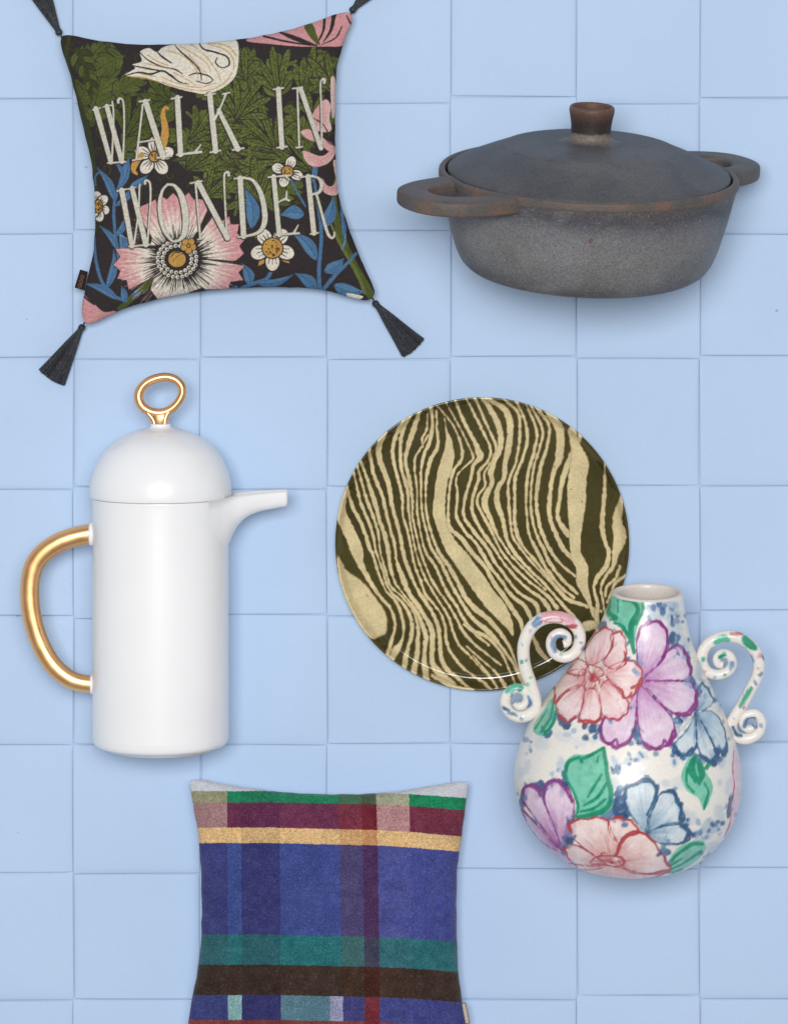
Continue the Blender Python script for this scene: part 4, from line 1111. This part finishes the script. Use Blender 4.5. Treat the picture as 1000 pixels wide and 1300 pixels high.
        P(4, (640, 600, 26), (720, 570, 60), (760, 560, 50)), P(4, (380, 640, 20), (430, 740, 30), (480, 790, 16)),
        P(3, (840, 560, 8), (900, 600, 20), (1000, 650, 22), 4, (180, 740, 14), (230, 850, 10)),
        P(3, (860, 700, 8), (960, 790, 10), 4, (140, 860, 12), (200, 940, 24)), P(3, (880, 880, 6), 4, (60, 920, 14), (110, 960, 10)),
        P(4, (0, 760, 6), (90, 870, 12), (150, 950, 18)), P(3, (640, 880, 16), (780, 950, 26), (900, 965, 12)),
    ]
    BR = (134, 102, 62)
    for s in ST:
        s = np.array(s)
        for end in (0, -1):          # strips run on over the rim
            nb = s[1] if end == 0 else s[-2]
            v_ = (s[end] - nb)[:2]; v_ = v_ / (np.hypot(*v_) + 1e-6)
            if np.hypot(s[end][0] - 611, s[end][1] - 688) > 140 and len(s) > 4:
                e_ = np.r_[s[end][:2] + v_ * 22, s[end][2] * .8]
                s = np.vstack([e_, s]) if end == 0 else np.vstack([s, e_])
        s[:, 2] = s[:, 2] * .96 + .25
        Q = s.copy(); Q[:, 2] += .9
        c.stroke(Q, BR, alpha=.7, soft=1.6)
        c.stroke(s, cream, soft=.9)
    a = [(x / 5 + 420, y / 5 + 680) for x, y in [(42, 110), (100, 215), (190, 280), (270, 370), (330, 460), (356, 530), (352, 610), (312, 636), (250, 640), (160, 540), (90, 400), (46, 240)]]
    c.poly(a, BR, soft=3); c.poly(np.array(a) * .985 + np.array([447, 787]) * .015, cream, soft=2)
    r = np.random.default_rng(4)
    for k in range(34):
        an, d = r.uniform(0, 6.28), 180 * math.sqrt(r.random())
        c.blob(611 + d * math.cos(an), 688 + d * math.sin(an), r.uniform(.4, .9), r.uniform(.4, .9), (52, 44, 28), alpha=.8)
    return c

def build_plate():
    cx, cy = 611, 688.3
    loc = at(cx, cy, 0)
    o = thing("marbled_plate", "round olive and cream zebra-marbled plate, partly behind the flowered vase", "plate", loc)
    c = paint_plate()
    # (r, z): underside, outer wall, lip, inner wall, floor
    prof = [(.01, 2.0), (110, 2.0), (112, .3), (122, .3), (124, 2.2), (168, 3.2), (176, 5.5), (182, 11), (185.0, 16.5), (185.9, 18.4), (185.6, 19.4), (184.3, 19.7), (183.0, 19.0), (180.6, 15), (177.0, 9.6), (173.0, 7.2), (168, 6.6)]
    P = np.vstack([catmull(prof, 4), np.c_[np.linspace(167.4, .01, 190), np.full(190, 6.5)]])
    n = 900
    th = np.arange(n) * 2 * np.pi / n
    wob = 1 + .0016 * np.sin(3 * th + .5) + .0012 * np.sin(5 * th + 2)
    X = P[:, :1] * np.cos(th) * wob; Y = P[:, :1] * np.sin(th) * wob; Z = np.repeat(P[:, 1:], n, 1)
    f = (D - 10) / D
    V = np.stack([X * S * f, Y * S * f, Z * S], -1).reshape(-1, 3)
    F = grid_faces(len(P), n, True)
    C = c.sample(cx + X, cy - Y).reshape(-1, 3)
    o2 = mesh_obj("dish", V, F, PLATE_GLAZE, o, C)
build_plate()

# ---- painted vase
def paint_vase():
    z = lambda P: np.array([(p[0] / 2.632 + 620, p[1] / 2.632 + 730) + tuple(q / 2.632 for q in p[2:]) for p in P])
    c = Canvas(625, 735, 995, 1125, 4, (236, 231, 223)); c.wob = .5
    X, Y = c.grid()
    PKF, RED = (242, 205, 206), (172, 58, 64); LIL, PUR = (219, 183, 217), (128, 42, 118)
    SKY, NAV = (188, 210, 224), (44, 84, 122); GRN, GR2 = (112, 194, 166), (14, 136, 100); DNV = (38, 70, 112)
    def wash(base, amt=14, seed=3):
        b = np.array(base, float)
        return lambda Xx, Yy: b[None, None] + amt * (vnoise(Xx, Yy, 7, seed) * .7 + vnoise(Xx + Yy, Yy - Xx, 3, seed + 1) * .5)[..., None] * np.array([.6, 1, .9])
    R = random.Random(3)
    # soft blue dapples on the ground first
    for x, y, rx, ry, a in [(560, 125, 60, 34, .5), (612, 170, 26, 70, .5), (640, 250, 24, 50, .45), (585, 100, 40, 16, .4), (240, 630, 11, 26, .55), (420, 625, 10, 24, .6), (465, 615, 26, 10, .5), (505, 602, 18, 14, .45), (475, 655, 30, 22, .3),
                            (510, 655, 10, 8, .4), (580, 690, 16, 12, .45), (620, 690, 30, 22, .25), (650, 800, 40, 26, .35), (735, 830, 34, 26, .6), (700, 860, 34, 20, .45), (760, 790, 16, 34, .4), (180, 560, 26, 26, .25),
                            (130, 640, 12, 24, .3), (105, 660, 10, 26, .3), (250, 540, 30, 16, .25), (300, 560, 26, 14, .2), (350, 550, 18, 12, .3), (610, 620, 14, 20, .4), (770, 620, 12, 26, .45), (760, 690, 8, 8, .5), (150, 700, 12, 20, .3),
                            (420, 690, 20, 20, .3), (740, 900, 30, 18, .35), (790, 700, 10, 30, .3), (690, 330, 14, 60, .4), (700, 330, 12, 20, .35), (770, 430, 14, 30, .4), (760, 400, 14, 20, .35)]:
        q = z([(x, y, rx, ry)])[0]
        c.blob(q[0], q[1], q[2], q[3], wash((138, 168, 200)), alpha=a * .75, soft=4.5, rot=R.uniform(-.4, .4), wob=1.6)
    def petals(L, fill, line, center, lw=1.5, fa=.92, dark=None):
        ce = z([center])[0]
        for k in range(46):
            Pk = z(R.choice(L)); qk = Pk[R.randrange(len(Pk))]
            vk = qk - ce; dk = np.hypot(*vk) + 1e-6
            if dk > 14:
                qk = ce + vk * (1 + R.uniform(-.5, 5.5) / dk)
                c.blob(qk[0], qk[1], R.uniform(1.5, 4.6), R.uniform(1.5, 4.0), wash(R.choice([(70, 108, 150), (48, 82, 122), (110, 146, 182)]), 14, 7), alpha=R.uniform(.35, .85), soft=2.2, rot=R.uniform(0, 3), wob=1.0)
        for P in L:
            Q = z(P)
            def al(Xx, Yy, d):
                return fa * (1 - .16 * (vnoise(Xx, Yy, 10, 8) * .5 + .5))
            mx = np.hypot(Q[:, 0] - ce[0], Q[:, 1] - ce[1]).max()
            def shade(Xx, Yy, base=wash(fill, 18), mx=mx):
                q = np.clip(np.hypot(Xx - ce[0], Yy - ce[1]) / mx, 0, 1)
                an = np.arctan2(Yy - ce[1], Xx - ce[0])
                st = vnoise(an * 40, q * 1.2, 1.6, 15)          # brush hairs run out from the heart
                k = np.clip(.34 * (1 - q / .55), 0, 1) + .10 * st * (q > .08)
                pale = np.clip(.34 * np.exp(-((q - .72) / .2) ** 2) + .12 * vnoise(Xx, Yy, 6, 16), 0, 1)
                o = base(Xx, Yy)
                o = o + (np.array(line, float) - o) * np.clip(k, 0, 1)[..., None]
                return o + (np.array([250, 246, 242.]) - o) * pale[..., None]
            c.poly(Q, shade, alpha=al, soft=1.2)
        for P in L:
            Q = catmull(z(P), 6, True)
            d = np.hypot(Q[:, 0] - ce[0], Q[:, 1] - ce[1]); d = (d - d.min()) / (np.ptp(d) + 1e-6)
            ph = R.uniform(0, 6)
            wv = lw * (.35 + .95 * d ** 2 * (1 + .45 * np.sin(np.arange(len(Q)) * .5 + ph)))
            n = len(Q)
            rad = np.array([Q[:, 0] - ce[0], Q[:, 1] - ce[1]]).T
            sc = .22 * np.sin(np.arange(n) * 1.25 + ph) * d
            Q2 = Q + rad / (np.linalg.norm(rad, axis=1)[:, None] + 1) * sc[:, None] * 5.2
            c.stroke(np.c_[Q2, np.maximum(wv, .55)], line, alpha=.88, smooth=False, soft=1.0)
            # hair-fine brush lines from the heart of the flower
            t = Q[np.argmax(d)]
            for k in range(9):
                s = R.uniform(-.34, .34)
                e = ce + (t - ce) * R.uniform(.35, .9); e = e + np.array([-(t - ce)[1], (t - ce)[0]]) * s
                c.stroke([(ce[0], ce[1], 2.6), (e[0], e[1], .8)], dark or line, alpha=.12, soft=2.4)
    def dab(x, y, rx, ry, col=DNV, a=.9, rot=0.0):
        q = z([(x, y, rx, ry)])[0]
        c.blob(q[0], q[1], q[2], q[3], wash(col, 16, 6), alpha=a, soft=1.6, rot=rot, wob=.9)
    # navy dabs tucked between the flowers
    for x, y, rx, ry, ro in [(497, 285, 11, 28, 0), (500, 240, 10, 14, 0), (604, 215, 13, 22, .3), (622, 487, 17, 13, .2), (345, 512, 13, 18, .5), (262, 505, 11, 14, .3), (240, 478, 12, 34, -.3), (318, 505, 10, 11, 0), (353, 540, 9, 10, 0), (200, 530, 13, 16, .6),
                             (488, 520, 13, 34, .1), (495, 556, 10, 10, 0), (430, 715, 12, 22, .5), (438, 770, 30, 44, -.2), (272, 850, 20, 56, .15), (172, 712, 13, 34, .2), (216, 690, 11, 11, 0), (384, 780, 36, 20, .2), (582, 912, 20, 11, .2),
                             (800, 760, 11, 46, .2), (665, 365, 18, 20, .3), (690, 640, 10, 14, 0), (742, 612, 16, 26, .2), (775, 590, 12, 18, 0), (375, 175, 14, 20, .5), (120, 740, 14, 40, .2), (250, 700, 9, 40, .2), (250, 660, 6, 12, 0), (745, 590, 22, 14, 0), (430, 650, 8, 14, .2)]:
        dab(x, y, rx, ry, DNV if R.random() < .7 else (60, 104, 146), R.uniform(.75, .95), ro)
    # leaves: a pale wash, then wet darker strokes
    def leafp(P, strokes, fa=.95):
        c.poly(z(P), wash(GRN, 18, 9), alpha=fa, soft=1.4)
        for s in strokes:
            c.stroke(z(s), wash(GR2, 18, 10), alpha=.9, soft=1.3)
    leafp([(398, 85), (420, 68), (455, 84), (505, 86), (510, 130), (486, 190), (478, 262), (458, 220), (432, 172), (392, 150), (386, 120)],
          [[(400, 90, 8), (396, 130, 14), (420, 150, 12), (400, 155, 6)], [(445, 90, 12), (478, 100, 12), (490, 130, 16), (470, 170, 20), (470, 210, 16), (478, 265, 12)], [(425, 90, 5), (425, 130, 6)], [(415, 165, 8), (440, 180, 14), (462, 215, 12)], [(505, 95, 10), (506, 130, 9), (484, 170, 10)]])
    leafp([(215, 408), (232, 450), (218, 500), (190, 535), (158, 532), (149, 505), (180, 455)], [[(215, 430, 8), (205, 480, 9), (175, 525, 9)], [(225, 455, 9), (212, 500, 11), (185, 532, 10)], [(195, 450, 5), (170, 490, 6), (155, 515, 6)], [(180, 510, 12), (190, 530, 10)]])
    leafp([(380, 572), (386, 620), (398, 660), (414, 720), (402, 775), (340, 800), (286, 800), (297, 740), (262, 680), (254, 632), (280, 600), (330, 596)],
          [[(300, 605, 10), (265, 625, 12), (258, 670, 12), (285, 720, 10), (300, 770, 8), (290, 798, 7)], [(310, 612, 12), (345, 595, 11), (380, 576, 9)], [(380, 576, 12), (388, 620, 13), (394, 670, 14), (404, 720, 16), (395, 765, 16), (350, 790, 18), (296, 800, 12)],
           [(375, 660, 6), (350, 700, 10), (330, 735, 6)], [(390, 690, 9), (360, 735, 12), (320, 760, 8)], [(388, 740, 8), (350, 770, 10), (310, 780, 8)], [(365, 600, 4), (360, 620, 8)], [(300, 608, 4), (312, 622, 9)]])
    leafp([(678, 590), (702, 640), (735, 690), (732, 730), (708, 776), (690, 740), (650, 712), (632, 670), (648, 620)],
          [[(678, 600, 14), (665, 640, 26), (680, 680, 18)], [(690, 620, 20), (700, 660, 22), (690, 690, 12)], [(650, 640, 6), (650, 690, 7), (672, 718, 8)], [(708, 690, 6), (722, 720, 8), (710, 760, 10), (708, 776, 4)], [(730, 620, 20), (715, 640, 14)]], .9)
    leafp([(588, 962), (620, 902), (680, 876), (716, 888), (704, 930), (660, 968), (604, 992)], [[(592, 962, 8), (620, 925, 10), (670, 890, 14), (705, 888, 12)], [(600, 975, 8), (650, 950, 8), (700, 915, 14)], [(600, 960, 10), (640, 935, 6)], [(610, 985, 8), (640, 975, 10)]], .85)
    # blue flowers
    petals([[(680, 452), (682, 400), (702, 366), (724, 382), (742, 425), (712, 448)], [(690, 462), (735, 456), (768, 490), (785, 545), (778, 585), (748, 580), (712, 510)],
            [(676, 475), (650, 520), (612, 560), (610, 588), (640, 602), (672, 588), (684, 540)], [(686, 480), (684, 560), (702, 600), (742, 622), (752, 600), (728, 540)]], SKY, NAV, (680, 465), 2.6)
    petals([[(515, 842), (470, 790), (449, 738), (458, 700), (490, 690), (520, 675), (552, 704), (550, 752), (524, 800)], [(526, 840), (538, 772), (566, 722), (606, 716), (628, 760), (640, 812), (582, 820)], [(526, 852), (582, 826), (640, 826), (662, 856), (644, 882), (570, 884)]], SKY, NAV, (520, 850), 3.0)
    # lilac flowers
    petals([[(500, 350), (491, 292), (487, 225), (508, 174), (545, 160), (580, 184), (590, 240), (570, 292), (530, 332)], [(508, 352), (556, 304), (596, 252), (628, 240), (650, 270), (666, 312), (660, 352), (590, 356)],
            [(512, 362), (590, 358), (662, 362), (686, 402), (676, 452), (636, 472), (588, 450), (540, 402)], [(500, 374), (540, 412), (598, 472), (612, 530), (588, 566), (546, 580), (510, 562), (492, 500), (488, 430)],
            [(490, 374), (486, 432), (482, 500), (470, 546), (430, 572), (388, 556), (369, 512), (392, 470), (440, 466), (474, 412)]], LIL, PUR, (500, 362), 3.0, dark=(150, 60, 140))
    petals([[(242, 906), (192, 850), (146, 790), (115, 744), (130, 702), (164, 702), (190, 756), (222, 830)], [(250, 900), (216, 820), (190, 752), (188, 702), (222, 680), (262, 700), (286, 758), (276, 832), (258, 880)],
            [(236, 912), (184, 892), (134, 836), (116, 786), (160, 826)], [(246, 918), (300, 962), (292, 986), (230, 962), (172, 898), (120, 850), (180, 890)]], LIL, PUR, (245, 910), 2.6, dark=(150, 60, 140))
    # pink flowers
    petals([[(332, 304), (318, 256), (348, 204), (386, 180), (410, 204), (404, 244), (380, 284)], [(380, 296), (408, 246), (402, 206), (438, 200), (452, 240), (446, 290), (412, 318)], [(386, 326), (446, 292), (490, 302), (506, 350), (484, 390), (460, 418), (420, 382)],
            [(368, 382), (400, 354), (440, 396), (462, 440), (440, 476), (402, 482), (372, 456)], [(318, 392), (354, 386), (372, 440), (364, 484), (330, 496), (302, 482), (310, 440)], [(308, 370), (318, 402), (302, 462), (266, 492), (234, 466), (226, 424), (258, 388)],
            [(220, 426), (224, 372), (256, 330), (300, 318), (318, 348), (300, 376), (258, 392)], [(262, 326), (290, 282), (322, 300), (332, 322), (306, 338)]], PKF, RED, (345, 340), 2.2)
    petals([[(384, 942), (322, 902), (280, 862), (274, 818), (328, 804), (388, 804), (410, 850), (430, 884), (424, 922)], [(428, 880), (402, 850), (400, 806), (440, 800), (480, 818), (492, 850), (452, 862)], [(428, 934), (438, 872), (478, 844), (524, 858), (560, 902), (590, 950), (602, 980), (540, 988), (470, 980)],
            [(300, 972), (260, 922), (264, 894), (300, 894), (368, 936), (392, 960), (340, 976)], [(330, 962), (420, 962), (520, 986), (596, 976), (540, 1004), (430, 1012), (330, 1000), (270, 960)]], (238, 204, 200), RED, (410, 948), 2.6)
    c.poly(z([(818, 570), (842, 640), (850, 720), (832, 800), (786, 880), (798, 800), (800, 700), (806, 620)]), wash((236, 200, 206)), alpha=.9, soft=2)
    c.stroke(z([(812, 585, 3), (806, 650, 3), (812, 700, 4), (800, 770, 5), (800, 820, 4), (782, 870, 4)]), RED, alpha=.8)
    # hearts of the pink flowers
    for P in ([(318, 330, 3), (330, 305, 4), (352, 308, 4), (372, 318, 4), (380, 335, 4), (360, 345, 4), (342, 340, 5), (330, 322, 4)], [(295, 345, 3), (300, 325, 3), (318, 318, 3), (322, 336, 3)], [(322, 360, 3), (318, 378, 3), (345, 380, 3), (352, 370, 3)], [(350, 360, 4), (362, 352, 4), (366, 366, 4)],
              [(390, 345, 5), (412, 372, 7), (440, 390, 8), (442, 412, 8), (462, 410, 8), (470, 395, 6)], [(420, 322, 5), (450, 300, 6), (446, 260, 5)], [(470, 380, 10), (490, 370, 10), (500, 350, 8)], [(240, 470, 8), (262, 494, 9), (290, 470, 6)], [(300, 490, 8), (330, 486, 10), (352, 492, 12), (372, 480, 9)]):
        c.stroke(z(P), RED, alpha=.85, soft=1.0)
    dab(342, 352, 9, 8, (180, 50, 60), .9)
    for P in ([(340, 950, 4), (360, 930, 6), (400, 925, 6), (440, 930, 8), (450, 950, 7), (430, 962, 5), (380, 955, 6), (345, 955, 5)], [(372, 930, 3), (380, 915, 4), (398, 920, 3)], [(425, 922, 12), (440, 880, 14), (470, 850, 14), (510, 850, 10), (548, 880, 7)], [(280, 850, 7), (275, 820, 6), (305, 806, 5)]):
        c.stroke(z(P), RED, alpha=.85, soft=1.0)
    # dark scallops on the flower tips
    for P in ([(372, 505, 9), (374, 545, 11), (400, 562, 9), (420, 548, 9), (430, 566, 9), (462, 552, 10), (476, 520, 6)], [(510, 556, 8), (545, 578, 11), (570, 565, 8), (575, 548, 6), (590, 560, 10), (606, 520, 9)], [(632, 244, 8), (652, 268, 9), (656, 296, 9), (666, 318, 9), (660, 345, 7)], [(682, 400, 7), (678, 430, 10), (650, 462, 10), (610, 462, 8)],
              [(515, 175, 10), (550, 162, 9), (582, 188, 9), (586, 240, 8), (570, 280, 6)], [(118, 712, 9), (140, 700, 10), (165, 715, 8), (176, 735, 6)], [(188, 740, 6), (196, 700, 11), (225, 682, 14), (255, 705, 12), (280, 750, 9)]):
        c.stroke(z(P), wash(PUR, 14, 4), alpha=.85, soft=1.3)
    for P in ([(612, 570, 10), (622, 592, 12), (645, 598, 10), (668, 578, 12)], [(690, 600, 10), (730, 620, 18), (752, 600, 16), (748, 580, 14), (782, 590, 12), (786, 560, 8)], [(452, 735, 12), (452, 700, 12), (480, 694, 12), (505, 680, 16), (535, 684, 14), (552, 710, 11), (540, 750, 8), (522, 790, 8)], [(590, 716, 8), (612, 722, 13), (618, 748, 12), (632, 770, 12), (630, 805, 14)], [(630, 828, 8), (656, 846, 14), (648, 876, 12)]):
        c.stroke(z(P), wash(NAV, 14, 4), alpha=.88, soft=1.3)
    # wet splashes that gather in the gaps between the motifs
    for cx_, cy_, n_ in [(500, 300, 5), (600, 220, 5), (350, 515, 6), (260, 505, 6), (625, 490, 5), (490, 545, 5), (440, 730, 8), (440, 790, 8), (275, 870, 6), (180, 720, 5), (240, 660, 5), (580, 910, 6), (740, 830, 9), (690, 860, 7), (790, 760, 7), (680, 600, 5), (760, 610, 6), (660, 360, 5), (110, 740, 5), (430, 640, 7), (480, 620, 6), (620, 610, 4), (600, 140, 8), (560, 120, 7), (640, 260, 6), (700, 390, 5), (770, 430, 6), (150, 560, 5), (730, 930, 6)]:
        for k in range(n_):
            dab(cx_ + R.gauss(0, 16), cy_ + R.gauss(0, 16), R.uniform(3, 11), R.uniform(3, 13), R.choice([(44, 78, 120), (70, 106, 150), (104, 138, 176), (132, 162, 194)]), R.uniform(.3, .8), R.uniform(-1.2, 1.2))
    # fine speckle of splashes
    for k in range(60):
        dab(R.uniform(110, 820), R.uniform(60, 950), R.uniform(2, 4.5), R.uniform(2, 6), (90, 126, 168), R.uniform(.05, .25))
    # dabs on the neck
    for x, y, r in [(540, 118, 9), (572, 130, 10), (560, 105, 8), (604, 170, 7), (625, 215, 8), (640, 160, 5), (650, 140, 6), (525, 150, 8), (660, 220, 6)]:
        dab(x, y, r, r * 1.3, (70, 104, 148), .75)
    # colour on the scrolled handles
    for hx, hy in [(118, 222), (115, 250), (118, 280), (126, 330), (140, 370), (150, 410), (150, 440), (130, 466), (100, 474), (66, 456), (54, 425), (70, 390), (98, 378), (205, 215), (208, 240), (225, 262), (290, 200), (298, 225), (285, 255), (250, 276), (140, 180), (258, 210), (245, 196),
                   (706, 280), (715, 310), (745, 330), (790, 322), (806, 296), (765, 262), (740, 225), (800, 208), (835, 216), (888, 262), (896, 300), (884, 350), (860, 400), (838, 440), (818, 480), (815, 525), (850, 546), (890, 532), (906, 500), (880, 466), (852, 476)]:
        for k in range(R.choice([0, 1, 1, 2])):
            dab(hx + R.uniform(-12, 12), hy + R.uniform(-10, 10), R.uniform(3, 8), R.uniform(3, 10), R.choice([(60, 96, 146), (110, 146, 190), (110, 146, 190), (36, 150, 116), (214, 140, 156), (80, 110, 160)]), R.uniform(.35, .8), R.uniform(-1, 1))
    for P, col in [([(165, 150, 26), (150, 162, 22)], (96, 132, 180)), ([(180, 138, 22), (230, 132, 26), (272, 152, 26)], (224, 160, 172)), ([(170, 152, 5), (215, 158, 4), (240, 155, 5), (235, 140, 4)], RED), ([(258, 172, 14), (284, 168, 16)], (178, 58, 70)),
                   ([(218, 250, 16), (210, 225, 18), (225, 205, 16), (250, 205, 14)], (112, 146, 186)), ([(240, 230, 8), (232, 218, 8)], NAV), ([(108, 285, 12), (106, 292, 8)], GR2), ([(60, 385, 14), (90, 368, 20), (108, 372, 14)], (70, 176, 146)), ([(50, 440, 14), (62, 446, 10)], NAV), ([(130, 400, 8), (136, 425, 14), (130, 436, 10)], (92, 130, 176)), ([(100, 415, 10), (92, 420, 8)], (120, 150, 190)), ([(75, 458, 10), (92, 466, 8)], NAV),
                   ([(752, 222, 20), (775, 210, 26), (790, 215, 16)], (70, 176, 146)), ([(845, 212, 20), (862, 228, 28), (880, 240, 18)], GR2), ([(800, 195, 6), (840, 196, 8)], (190, 90, 90)), ([(765, 270, 14), (778, 262, 16)], GR2), ([(800, 310, 12), (806, 290, 14)], (120, 150, 190)), ([(740, 245, 12), (730, 260, 8)], (150, 176, 206)), ([(870, 270, 12), (876, 285, 10)], (140, 168, 200)), ([(898, 330, 14), (904, 325, 10)], (110, 128, 160)), ([(886, 360, 10), (880, 350, 8)], (130, 150, 186)), ([(870, 372, 12), (850, 408, 14), (834, 436, 8)], GR2),
                   ([(812, 505, 12), (822, 526, 14), (840, 534, 8)], NAV), ([(850, 500, 14), (858, 482, 18), (880, 478, 16)], (70, 104, 148)), ([(880, 495, 14), (888, 505, 10)], (70, 104, 148)), ([(905, 268, 8), (912, 280, 8)], (90, 100, 140))]:
        c.stroke(z(P), wash(col, 12, 5), alpha=.85, soft=1.6)
    c.img = np.clip(c.img, 0, 1)
    return c

def build_vase():
    tilt = 7.4
    root, w = place("painted_vase", "pear-shaped white vase hand painted with pink, lilac and blue flowers, scrolled handles", "vase", 796, 977, 146, tilt, 0, (0, -119, 0))
    c = paint_vase()
    ky, kz, kx = .969, .290, .060  # local height and depth to image shift, as the camera views the vase
    def paint_at(V):
        """brush design laid on from the front of the vase; the back repeats it"""
        z = np.abs(V[:, 2])
        return c.sample(796 + V[:, 0] + kx * z, 977 - ky * V[:, 1] + kz * z)
    yy = lambda py: (977 - py) / ky
    offs = lambda y: np.interp(y, [yy(1100), yy(1060), yy(1011), yy(977), yy(943), yy(909), yy(871), yy(829), yy(791), yy(757)], [5, 3, 1, 0, 1, 3, 7.5, 13, 19, 23])
    prof = [(.01, -114), (52, -114), (58, -118), (66, -119), (76, -117), (90, -110), (104, -99), (117, -85.5), (128.5, -70), (137, -52), (141.8, -35), (144, -14), (143.6, 0), (141.5, 15), (136, 34), (129, 52), (120.5, 70), (109.5, 90), (97.5, 109),
            (84.5, 131), (72.5, 152), (62, 172), (54.5, 191), (49.6, 208), (46.5, 220), (45.2, 227), (43.8, 230.5), (41.6, 231.6), (39, 230.8), (37.6, 228), (38, 220), (42, 205), (54, 170), (90, 105), (130, 30), (134, -30), (100, -95), (.01, -108)]
    P = catmull(prof, 9)
    P = resample(P, 560)
    n = 620
    V, F = lathe(P, n, offs)
    a = np.arctan2(V[:, 0], V[:, 2]); V = V.copy()
    g = 1 + .004 * np.sin(2 * a + .5) + .003 * np.sin(3 * a + V[:, 1] * .02)
    V[:, 2] *= g
    C = paint_at(V)
    # the inside is bare off-white glaze
    L = np.r_[0, np.cumsum(np.linalg.norm(np.diff(P, axis=0), axis=1))]
    kin = np.argmax(P[:, 1])
    inner = np.repeat(np.arange(len(P)) > kin - 3, n)
    C[inner] = np.array([226, 216, 208]) / 255
    under = np.repeat(np.arange(len(P)) < np.argmin(P[:, 1]) - 1, n)
    C[under] = np.array([214, 204, 192]) / 255
    mesh_obj("body", w(V), F, VASE_GLAZE, root, C)
    zz = lambda Q: np.array([(x / 2.632 + 620 - 796, (977 - (y / 2.632 + 730)) / ky, 0) for x, y in Q])
    left = [(245, 231), (258, 226), (258, 206), (238, 194), (214, 204), (204, 230), (216, 262), (248, 276), (282, 262), (300, 228), (296, 188), (268, 158), (226, 144), (178, 150), (140, 178), (118, 222), (114, 268), (122, 316), (138, 362), (151, 404), (153, 440), (134, 466), (100, 474), (68, 458), (54, 424), (66, 392), (96, 378), (124, 394), (124, 424), (102, 438), (86, 424)]
    right = [(776, 300), (760, 296), (756, 276), (774, 262), (798, 270), (808, 296), (794, 322), (758, 334), (722, 320), (706, 280), (722, 238), (764, 212), (818, 210), (866, 236), (894, 284), (892, 336), (868, 386), (846, 428), (824, 466), (808, 502), (820, 536), (858, 548), (896, 530), (908, 492), (888, 464), (856, 468), (846, 496), (864, 514), (882, 504)]
    for pts, rr in ((left, 8.0), (right, 7.6)):
        Q = resample(catmull(zz(pts), 10), 240)
        s = np.linspace(0, 1, 240)
        rad = rr * np.interp(s, [0, .06, .3, .72, .94, 1], [.62, .76, 1, 1, .74, .62])
        # curls step slightly forward, like rolled clay
        Q[:, 2] += 3.0 * np.clip(1 - s / .25, 0, 1) + 3.0 * np.clip((s - .8) / .2, 0, 1)
        V, F = sweep(Q, (0, 0, 1), rad, rad, 20)
        mesh_obj("handle", w(V), tri_ok(F), VASE_GLAZE, root, paint_at(V * np.array([1, 1, 0])))
build_vase()

# ------------------------------------------------------------------ camera: high above the table, a shift lens keeps the paper grid square
cam = bpy.data.cameras.new("camera"); co = bpy.data.objects.new("camera", cam); COL.objects.link(co)
cam.sensor_fit = 'VERTICAL'; cam.sensor_height = 36; cam.sensor_width = 36
cam.lens = 36 * D / 1300
cam.shift_y = (CY - 650) / 1300
co.location = ((CX - 500) * S, (650 - CY) * S, D * S)
cam.clip_end = 50; cam.clip_start = .05
scene.camera = co

# ------------------------------------------------------------------ studio light: a broad softbox overhead and a pale surround
world = bpy.data.worlds.new("World"); scene.world = world; world.use_nodes = True
nt = world.node_tree; bg = nt.nodes["Background"]
tc = nt.nodes.new("ShaderNodeTexCoord"); sp = nt.nodes.new("ShaderNodeSeparateXYZ"); rp = nt.nodes.new("ShaderNodeValToRGB")
nt.links.new(tc.outputs["Generated"], sp.inputs[0]); nt.links.new(sp.outputs[2], rp.inputs[0])
rp.color_ramp.elements[0].position = .05; rp.color_ramp.elements[0].color = (1, 1, 1, 1)
rp.color_ramp.elements[1].position = .70; rp.color_ramp.elements[1].color = (.34, .34, .345, 1)
nt.links.new(rp.outputs[0], bg.inputs[0]); bg.inputs[1].default_value = .60

def area(name, loc, target, sx, sy, energy, col=(1, 1, 1)):
    L = bpy.data.lights.new(name, 'AREA'); L.shape = 'RECTANGLE'; L.size = sx; L.size_y = sy; L.energy = energy; L.color = col
    o = bpy.data.objects.new(name, L); COL.objects.link(o); o.location = loc
    o.rotation_euler = (Vector(target) - Vector(loc)).to_track_quat('-Z', 'Y').to_euler()
    return o
area("key_softbox", (-.24, .58, 3.75), (-.1, 0, 0), .95, .8, 78)
area("fill_softbox", (.50, .70, 3.8), (.1, 0, 0), .8, .8, 29)

scene.view_settings.view_transform = 'Standard'
try:
    scene.view_settings.look = 'None'
except Exception:
    pass
scene.view_settings.exposure = 0; scene.view_settings.gamma = 1; scene.view_settings.use_curve_mapping = False
